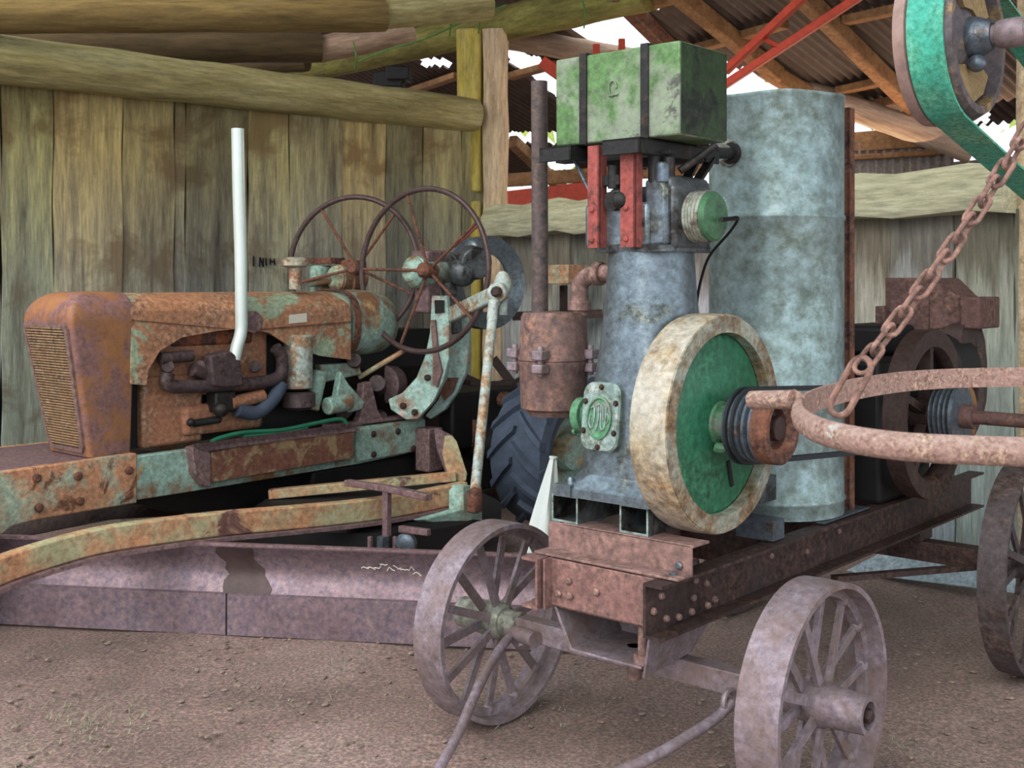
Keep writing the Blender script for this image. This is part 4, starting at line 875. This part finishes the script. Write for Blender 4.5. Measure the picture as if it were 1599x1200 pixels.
# curved standards
def outl(pts, d0): return [GD(x, y, d0) for x, y in pts]
nn = GR.i.to_3x3() @ Vector((.4, 1, 0)).normalized()
b = B(); b.plate([GD(*p, 6.92) for p in ((674, 462), (698, 462), (701, 500), (701, 560), (692, 596), (676, 628), (652, 655), (634, 656), (610, 640), (606, 624), (628, 614), (650, 590), (664, 555), (671, 520))], nn*.04); s1 = gr.part('curved_standard', b, 'teal_pale', bev=.004)
b = B(); b.plate([GD(*p, 6.915) for p in ((679, 469), (694, 469), (694, 488), (680, 490))], nn*-.006); gr.part('slot', b, 'dark', parent=s1)
b = B(); b.plate([GD(*p, 6.90) for p in ((672, 500), (679, 500), (684, 555), (690, 580), (682, 605), (675, 600), (676, 560))], nn*.02); gr.part('rib', b, 'rust_pink', parent=s1)
b = B(); b.plate([GD(*p, 7.12) for p in ((704, 480), (733, 470), (732, 545), (728, 580), (714, 612), (695, 640), (672, 655), (664, 650), (684, 625), (700, 585), (704, 550))], nn*.04); s2 = gr.part('curved_standard', b, 'teal_pale', bev=.004)
b = B(); b.plate([GD(*p, 7.1) for p in ((700, 590), (716, 590), (708, 612), (694, 626), (688, 612))], nn*-.01); gr.part('red_plate', b, 'rust', parent=s2)
for px, py in ((630, 634), (648, 644), (668, 590)):
    b = B(); b.bolt(GD(px, py, 6.92), -nn, .02, .02); gr.part('bolt', b, 'rust_dark', parent=s1)
# crank arm and lift link
b = B(); b.beam(GD(706, 492, 6.95), GD(778, 457, 6.2), .05, .1, h2=.085); b.lathe([(.055, -.03), (.055, .03)], GD(778, 457, 6.2), nn, 20); ar = gr.part('crank_arm', b, 'white_post', bev=.012)
b = B(); b.bolt(GD(776, 456, 6.15), -nn, .03, .03); gr.part('pivot_pin', b, 'rust_dark', parent=ar)
b = B(); b.ball(GD(785, 445, 6.25), .07, (.7, .7, 1.1)); b.cyl(GD(788, 455, 6.22), GD(786, 492, 6.22), .022); gr.part('ball_joint', b, 'white_post')
b = B(); b.cyl(GD(771, 470, 6.15), GD(768, 500, 6.12), .028); b.cyl(GD(769, 495, 6.12), GD(742, 765, 5.72), .026); lk = gr.part('lift_link', b, 'white_post', label='long cream and orange lift rod')
b = B(); b.ball(GD(741, 780, 5.7), .05, (.8, .8, 1.2)); b.box(tuple(GD(741, 785, 5.7)-Vector((.03, .03, .05))), tuple(GD(741, 765, 5.7)+Vector((.03, .03, .0)))); gr.part('socket', b, 'rust', parent=lk, bev=.01)
# drawbar of the blade circle
path = [GD(-90, 935, 4.2), GD(0, 893, 4.4), GD(95, 862, 4.6), GD(180, 842, 4.76), GD(330, 822, 5.05), GD(450, 811, 5.28), GD(560, 800, 5.5), GD(640, 788, 5.66), GD(728, 770, 5.82)]
b = B(); b.sweep([(-.03, -.045), (.03, -.045), (.03, .06), (-.03, .06)], bez(path, 4)); db = gr.part('drawbar', b, 'drawbar', bev=.008)
b = B(); b.sweep([(-.05, -.062), (.06, -.062), (.06, -.046), (-.05, -.046)], bez(path, 4)); gr.part('bottom_flange', b, 'purple_rust', parent=db)
b = B(); b.plate([GD(700, 757, 5.75), GD(731, 760, 5.8), GD(732, 815, 5.8), GD(712, 832, 5.76), GD(640, 812, 5.6), GD(700, 795, 5.7)], (.05, .05, 0)); gr.part('end_plate', b, 'teal', parent=db, bev=.006)
b = B(); b.beam(GD(420, 772, 6.2), GD(712, 744, 6.3), .06, .05); b.plate([GD(*p, 6.3) for p in ((694, 680), (702, 690), (718, 740), (716, 752), (700, 750), (690, 710))], (.03, .03, 0)); gr.part('stay_bar', b, 'drawbar', bev=.004)
b = B(); b.beam(GD(430, 800, 6.0), GD(560, 780, 6.3), .08, .05); b.beam(GD(400, 790, 6.4), GD(500, 765, 6.6), .06, .06); gr.part('circle_ring', b, 'cold_steel', bev=.01)
# T handle standing on the drawbar
b = B(); b.beam(GD(604, 762, 5.4), GD(604, 838, 5.4), .036, .03, up=Y); b.beam(GD(542, 754, 5.62), GD(604, 763, 5.4), .04, .03); b.beam(GD(604, 763, 5.4), GD(670, 777, 5.2), .04, .03); b.beam(GD(625, 826, 5.36), GD(670, 832, 5.25), .03, .03)
b.beam(GD(578, 838, 5.4), GD(578, 862, 5.4), .02, .02, up=Y); b.beam(GD(617, 838, 5.4), GD(617, 862, 5.4), .02, .02, up=Y); b.beam(GD(576, 860, 5.4), GD(620, 860, 5.4), .02, .02)
gr.part('tee_handle', b, 'purple_rust', bev=.004)
b = B(); b.lathe([(.03, -.01), (.05, 0), (.05, .03), (.03, .04)], GD(632, 850, 5.35), nn, 14); b.box(tuple(GD(598, 850, 5.38)-Vector((.02, .02, .04))), tuple(GD(598, 838, 5.38)+Vector((.02, .02, 0)))); gr.part('clamp', b, 'cold_steel')
# blade
p0 = W0.D(-260, 957, 5.23); p1 = W0.D(886, 1008, 4.72); p0.z = p1.z = 0
dv = (p1-p0).normalized(); nv = Vector((dv.y, -dv.x, 0))      # towards camera
def bl(t, off, z): q = p0+dv*t+nv*off; q.z = z; return GR.i @ q
L = (p1-p0).length
prof = []
for k in range(13):
    s = k/12; prof.append((.045*(1-math.sin(s*PI))-.02+.03*s**3, .16+.215*s))
b = B(); o_ = [(a, z) for a, z in prof]+[(a-.014, z) for a, z in prof[::-1]]
b.rings([[bl(L*i/30, a, z) for a, z in o_] for i in range(31)]); bd = gr.part('blade', b, 'blade', ang=50, label='long curved mauve steel blade')
tm = (W0.D(365, 980, 4.97)-p0).dot(dv)
for t0, t1 in ((0, tm-.004), (tm+.004, L)):
    b = B(); b.rings([[bl(t, .035, 0.0), bl(t, .052, .0), bl(t, .05, .172), bl(t, .034, .176)] for t in [t0+(t1-t0)*k/10 for k in range(11)]]); ce = gr.part('cutting_edge', b, 'blade', parent=bd)
b = B(); b.rings([[bl(t, .0, .37), bl(t, .03, .37), bl(t, .03, .382), bl(t, .0, .382)] for t in (0, L)]); gr.part('top_lip', b, 'purple_rust', parent=bd)
b = B(); N_ = 9; ts = (W0.D(382, 980, 4.97)-p0).dot(dv); rs = []
for k in range(N_):
    q = k/(N_-1); sh = [.10, .11, .1, .08, .09, .07, .075, .085, .08][k]; cc = ts+[.03, .03, .02, .02, .01, 0, -.02, -.02, -.01][k]
    a = (.045*(1-math.sin(q*PI))-.02+.03*q**3)+.0015; z = .165+.205*q
    rs.append([bl(cc-sh, a, z), bl(cc+sh, a, z), bl(cc+sh*.9, a-.001, z), bl(cc-sh*.9, a-.001, z)])
b.rings(rs); gr.part('grease_stain', b, 'stain', parent=bd)
random.seed(4); tc_ = (W0.D(566, 880, 4.88)-p0).dot(dv)
for k in range(9):
    q = .68-.012*k+random.uniform(-.06, .06); t_ = tc_+.028*k; b = B(); pts = []
    for j in range(4): qq = q+random.uniform(-.05, .05); pts.append(bl(t_+.011*j, (.045*(1-math.sin(qq*PI))-.02+.03*qq**3)+.001, .16+.215*qq))
    b.tube(pts, .0025, 5); gr.part('chalk_mark', b, 'label', parent=bd)
# black masses added to stand for the deep shade under the machine
b = B(); y_ = U(600, 650, 0).y; b.rings([[(-.62, yy, .12+s), (-.06, yy, .12+s), (-.04, yy, .43), (-.64, yy, .43)] for yy, s in ((y_-.5, .2), (y_, .05), (y_+.6, 0), (y_+1.6, 0), (y_+2.2, .1))]); gr.part('shade_block', b, 'dark', bev=.02)
tc_ = GD(590, 800, 6.15); b = B(); b.lathe([(.6, .12), (.66, .14), (.66, .3), (.6, .33), (.1, .34)], (tc_.x, tc_.y, 0), Z, 40); gr.part('shade_disc', b, 'dark')  # black disc added in place of the shaded ground
# rear frame, platform, axle housing
b = B(); b.box((-.25, U(664, 650, 0).y, .35), (-.02, U(664, 650, 0).y+1.2, .72)); b.box((-.6, U(664, 650, 0).y+.2, .4), (.0, U(664, 650, 0).y+1.4, .62)); gr.part('rear_frame', b, 'rust_dark', bev=.01)
b = B(); b.beam(GD(670, 668, 7.05), GD(670, 735, 7.05), .12, .12, up=Y); b.plate([GD(*p, 6.9) for p in ((676, 668), (700, 680), (716, 730), (712, 745), (694, 740), (680, 700))], (.02, .02, 0)); gr.part('pivot_casting', b, 'purple_rust', bev=.008)
b = B(); b.plate([GD(*p, 7.6) for p in ((700, 640), (770, 625), (805, 640), (805, 700), (790, 720), (770, 690), (740, 660), (700, 665))], (.05, .05, 0)); b.cyl(GD(700, 620, 7.6), GD(800, 625, 7.5), .05); b.plate([GD(*p, 7.3) for p in ((712, 660), (735, 655), (735, 695), (720, 698))], (.05, .05, 0)); gr.part('platform', b, 'rust', bev=.01)
b = B()
for k in range(8):
    p = GD(720+k*12, 590+(k*37) % 40, 7.9); b.cyl(p, p+Vector((.1, .2, (k % 3-1)*.1)), .04, seg=10)
b.beam(GD(735, 600, 7.8), GD(800, 598, 7.8), .03, .03); b.beam(GD(770, 560, 7.9), GD(830, 640, 7.9), .04, .06)
gr.part('linkage', b, 'rust_dark')
b = B(); b.box(tuple(GD(860, 444, 7.9)-Vector((.05, .05, 0))), tuple(GD(903, 414, 7.9)+Vector((.05, .05, 0)))); gr.part('tool_box', b, 'frame', bev=.006)
b = B(); b.beam(GD(800, 494, 8.0), GD(940, 490, 8.0), .05, .06); b.beam(GD(835, 492, 8.0), GD(835, 640, 8.0), .04, .04, up=Y); b.beam(GD(880, 446, 7.95), GD(880, 640, 8.0), .04, .04, up=Y); gr.part('rear_rail', b, 'rust_dark')
b = B(); b.ring([(.3, -.02), (.3, .03), (.2, .05), (.19, .02)], GD(762, 442, 7.5), GR.i.to_3x3() @ Vector((-.85, 1, 0)), 40); b.ball(GD(738, 395, 7.4), .1, (.8, .5, 1)); gr.part('guard_ring', b, 'grey_metal')
b = B(); b.ring([(.305, -.01), (.305, .08), (.29, .08), (.29, -.01)], GD(763, 442, 7.52), GR.i.to_3x3() @ Vector((-.85, 1, 0)), 40); gr.part('guard_tyre', b, 'tyre')
# rear tyres with lugs
def tyre(uo, vo, R, w):
    o = Vector((uo, vo, R)); b = B(); prof = [(R-.2, -w*.36), (R-.1, -w*.5), (R-.035, -w*.47), (R-.02, -w*.2), (R-.017, 0), (R-.02, w*.2), (R-.035, w*.47), (R-.1, w*.5), (R-.2, w*.36), (R-.19, 0)]
    b.ring(prof, o, X, 64); ty = gr.part('rear_tyre', b, 'tyre'); n = 16
    for k in range(n):
        for s in (-1, 1):
            b = B(); rs = []
            for j in range(6):
                t = j/5; a = 2*PI*(k+.5*(s > 0)+t*.95)/n; h = (.045+.015*t); rad = R-.03-(.045*t*t)
                c = Vector((s*w*.49*t, 0, 0)); d = Vector((0, -math.sin(a), math.cos(a))); tt = Vector((0, -math.cos(a), -math.sin(a)))
                p = o+c+d*rad; wd = .026+.008*t
                rs.append([p-tt*wd, p-tt*wd*.6+d*h, p+tt*wd*.6+d*h, p+tt*wd])
            b.rings(rs); gr.part('lug', b, 'tyre', parent=ty)
    b = B(); b.lathe([(R-.19, -.1), (R-.21, .05), (R-.26, .08), (.12, .02), (.1, .1), (.02, .1)], o, X, 40); gr.part('rim', b, 'teal', parent=ty)
    return ty
c_ = GR.i @ Vector((.30, 6.98, 0))
tyre(c_.x, c_.y, .47, .4)
b = B(); b.cyl((c_.x-.2, c_.y, .47), (-.8, c_.y, .47), .12); b.box((-.75, c_.y-.3, .45), (.1, c_.y+.3, .8)); gr.part('rear_axle', b, 'dark', bev=.02)
# front wheels off frame to the left
def fwheel(u, v):
    o = Vector((u, v, .38)); b = B(); b.ring([(.2, -.07), (.36, -.1), (.38, 0), (.36, .1), (.2, .07)], o, X, 40); w = gr.part('front_tyre', b, 'tyre')
    b = B(); b.lathe([(.2, -.06), (.19, 0), (.05, .02), (.04, .08), (.01, .08)], o, X, 30); gr.part('rim', b, 'teal', parent=w)
fwheel(.1, y0-.1); fwheel(-.9, y0-.1)
b = B(); b.cyl((.1, y0-.1, .38), (-.9, y0-.1, .38), .05); b.box((-.5, y0-.2, .35), (-.3, y0+.1, .64)); gr.part('front_axle', b, 'rust_dark')

# ================================================================ HANGING PULLEY, BELT, SHAFT
PF = Frame(D(1530, 58, 2.6).x, 2.6, -41.1); zc = D(1530, 58, 2.6).z
pu_ = T('line_shaft_pulley', 'iron line shaft pulley hanging at the upper right', 'pulley', PF, (0, 0, zc))
o_ = Vector((0, 0, zc)); R = .184
b = B(); b.ring([(R-.003, -.125), (R+.004, -.09), (R+.004, -.03), (R-.012, .0), (R-.03, 0), (R-.035, -.06), (R-.03, -.125)], o_, X, 72); rm = pu_.part('pulley_rim', b, 'pulley_side')
b = B(); b.ring([(R+.0005, -.127), (R+.006, -.124), (R+.009, -.098), (R+.0005, -.095)], o_, X, 72); pu_.part('edge_band', b, 'belt_edge', parent=rm)
b = B(); b.lathe([(R-.03, -.065), (R-.032, -.04), (.07, -.03), (.05, -.02)], o_, X, 48); wb = pu_.part('web', b, 'pulley_side')
b = B()
for a0 in (80, 280):
    b = B(); pts = [o_+Vector((-.02, math.cos(math.radians(a0+t))*rr_, math.sin(math.radians(a0+t))*rr_)) for t, rr_ in ((-50, .135), (-25, .142), (0, .143), (25, .142), (48, .135), (40, .075), (0, .068), (-42, .075))]
    b.plate(pts, (-.012, 0, 0)); pu_.part('web_pocket', b, 'pulley_sand', parent=wb)
b = B(); b.lathe([(.045, -.04), (.05, -.03), (.046, .0), (.032, .03)], o_, X, 24); b.ball(o_+Vector((.0, -.02, -.062)), .02); pu_.part('hub', b, 'cold_steel', parent=wb)
b = B(); b.cyl(o_, o_+X*.9, .0235); b.lathe([(.03, .04), (.033, .05), (.033, .09), (.026, .1)], o_, X, 18); pu_.part('shaft', b, 'wheel')
b = B(); b.beam(o_+X*.75+Z*(-.05), o_+X*.75+Z*1.6, .08, .06, up=Y); b.box((.7, -.05, zc-.06), (.8, .05, zc+.06)); pu_.part('hanger', b, 'rust')
# flat belt
b = B(); A = o_; E = o_+Vector((0, 1.35, -.30)); dv = (E-A).normalized(); up = X.cross(dv); path = []
RB = R+.006
for k in range(25): a = PI*k/24; path.append(A+(up*math.cos(a)-dv*math.sin(a))*RB)
for k in range(1, 8): path.append(A-up*RB+(E-A)*k/8+(-up)*(-.0))
for k in range(17): a = PI*k/16; path.append(E+(-up*math.cos(a)+dv*math.sin(a))*.12)
b.sweep([(-.003, -.092), (.003, -.092), (.003, -.012), (-.003, -.012)], [Vector(p) for p in path], up=X, closed=True)
# sweep profile: first coordinate across the belt thickness, second along the axle
single('flat_belt', 'wide turquoise green flat belt wrapped round the hanging pulley', 'belt', PF, (0, 0, zc), b, 'belt_teal', ang=50)

# hanging hoop
HF = Frame(0, 1.8, 0); hr = .35; zf, zb = 1.278, 1.317
hp = T('hanging_hoop', 'rusty half round iron hoop with stub bar hanging from chain', 'hoop', HF, (0, 0, 1.3))
b = B(); path = []
for k in range(96):
    a = 2*PI*k/96; y = -math.cos(a)*hr; S_ = lambda q: math.copysign(abs(q)**.72, q)
    y = -S_(math.cos(a))*hr; path.append(Vector((hr*S_(math.sin(a)), y, (zf+zb)/2+(zb-zf)/2*(y/hr))))
prf = [(-.003, -.0185), (-.003, .0185), (-.009, .018), (-.016, .012), (-.019, 0), (-.016, -.012), (-.009, -.018)]
hq = [(1.05, 2.2, 1.317), (.8, 2.16, 1.317), (.62, 2.02, 1.314), (.49, 1.86, 1.306), (.436, 1.72, 1.299), (.438, 1.6, 1.291), (.5, 1.5, 1.287), (.63, 1.44, 1.288), (.82, 1.42, 1.288), (1.03, 1.45, 1.29), (1.2, 1.57, 1.295), (1.27, 1.8, 1.304), (1.2, 2.08, 1.313)]
hq = [Vector(p)-Vector((.8006, 1.8, 0)) for p in hq]; nq = len(hq); path = []
for i in range(nq):
    a_, b_, c_q, d_ = hq[i-1], hq[i], hq[(i+1) % nq], hq[(i+2) % nq]
    for k in range(10):
        t = k/10; path.append(.5*((2*b_)+(c_q-a_)*t+(2*a_-5*b_+4*c_q-d_)*t*t+(3*b_-a_-3*c_q+d_)*t**3))
path = path[::-1]
b.sweep([(x, y) for x, y in prf], path, closed=True)
hp.part('hoop_ring', b, 'hoop', ang=50)
q0 = HF.D(1174, 625, 1.86); q1 = HF.D(1240, 624, 1.79); b = B(); b.tube([q0, q0+(q1-q0)*.5, q1], .0148, 16); b.cyl(q1, q1+Vector((.014, -.0, 0)), .016, .01); b.ball(HF.D(1249, 640, 1.8), .007)
hp.part('stub_bar', b, 'hoop')
HFo = Vector((D(1600, 600, 1.8).x, 1.8, 0))
hp.e.location = Vector((HFo.x, 1.8, 1.3))
# stub bar was solved in world pixels: shift back so that it meets the ring
for ch in hp.e.children:
    if ch.name.startswith('stub_bar'): ch.location = Vector((-HFo.x, 0, 0))
# chain
cn_ = T('hanging_chain', 'rusty twisted link chain holding up the hoop', 'chain', W0, (D(1318, 600, 1.72)))
def link(p, q, wd, r, roll):
    d = (q-p); L = d.length; d.normalize(); s = d.cross(Vector((0, 1, 0))).normalized(); f = s.cross(d)
    w = (s*math.cos(roll)+f*math.sin(roll)); pts = []
    n = 7; hw = wd/2
    for k in range(n): a = PI*k/(n-1); pts.append(p+d*hw*(1-math.sin(a))+w*hw*math.cos(a)*-1)
    for k in range(n): a = PI*k/(n-1); pts.append(q-d*hw*(1-math.sin(a))+w*hw*math.cos(a))
    b = B(); b.tube(pts, r, 8, closed=True); return b
cn_.part('hook_link', link(D(1304, 648, 1.755), D(1352, 560, 1.755), .036, .0052, .9), 'chain')
P0 = D(1345, 575, 1.75); P1 = D(1720, -10, 1.95); cv = [P0.lerp(P1, k/20)+Vector((.012*math.sin(PI*k/20), 0, -.018*math.sin(PI*k/20))) for k in range(21)]
for k in range(20):
    p, q = cv[k], cv[k+1]; e_ = (q-p)*.24
    cn_.part('link', link(p-e_, q+e_, .023, .004, .75+(PI/2 if k % 2 else 0)), 'chain')

# ================================================================ LIGHT AND CAMERA
sc = bpy.context.scene
w = bpy.data.worlds.new('sky'); w.use_nodes = True; sc.world = w; t = w.node_tree; bg = t.nodes['Background']
bg.inputs[0].default_value = (.86, .93, 1.0, 1); bg.inputs[1].default_value = 1.8
def area(name, loc, tgt, size, power, col):
    l = bpy.data.lights.new(name, 'AREA'); l.size = size; l.energy = power; l.color = col; o = bpy.data.objects.new(name, l); C.objects.link(o)
    o.location = loc; o.rotation_euler = (Vector(tgt)-Vector(loc)).to_track_quat('-Z', 'Y').to_euler(); return o
s = bpy.data.lights.new('sun', 'SUN'); s.energy = 1.2; s.angle = math.radians(40); s.color = (1, .95, .88); so = bpy.data.objects.new('sun', s); C.objects.link(so)
so.rotation_euler = Vector((.55, 1, -.75)).to_track_quat('-Z', 'Y').to_euler()
area('bay_fill', (2.6, 9.0, 2.3), (1.0, 7.5, 4.2), 2.5, 45, (1, .8, .6))  # warm fill light added to lift the far bay roof
cam = bpy.data.cameras.new('camera'); cam.sensor_width = 36; cam.lens = F*36/1599; cam.shift_y = -(600-HY)/1599; cam.clip_start = .05
co_ = bpy.data.objects.new('camera', cam); C.objects.link(co_); co_.location = (0, 0, EYE); co_.rotation_euler = (PI/2, 0, 0); sc.camera = co_
vs = sc.view_settings; vs.use_curve_mapping = True; cmv = vs.curve_mapping; cu = cmv.curves[3]
cu.points.new(.22, .195); cu.points.new(.6, .65); cmv.update()
cam.dof.use_dof = True; cam.dof.focus_distance = 3.1; cam.dof.aperture_fstop = 10
sc.view_settings.view_transform = 'Standard'; sc.view_settings.look = 'None'
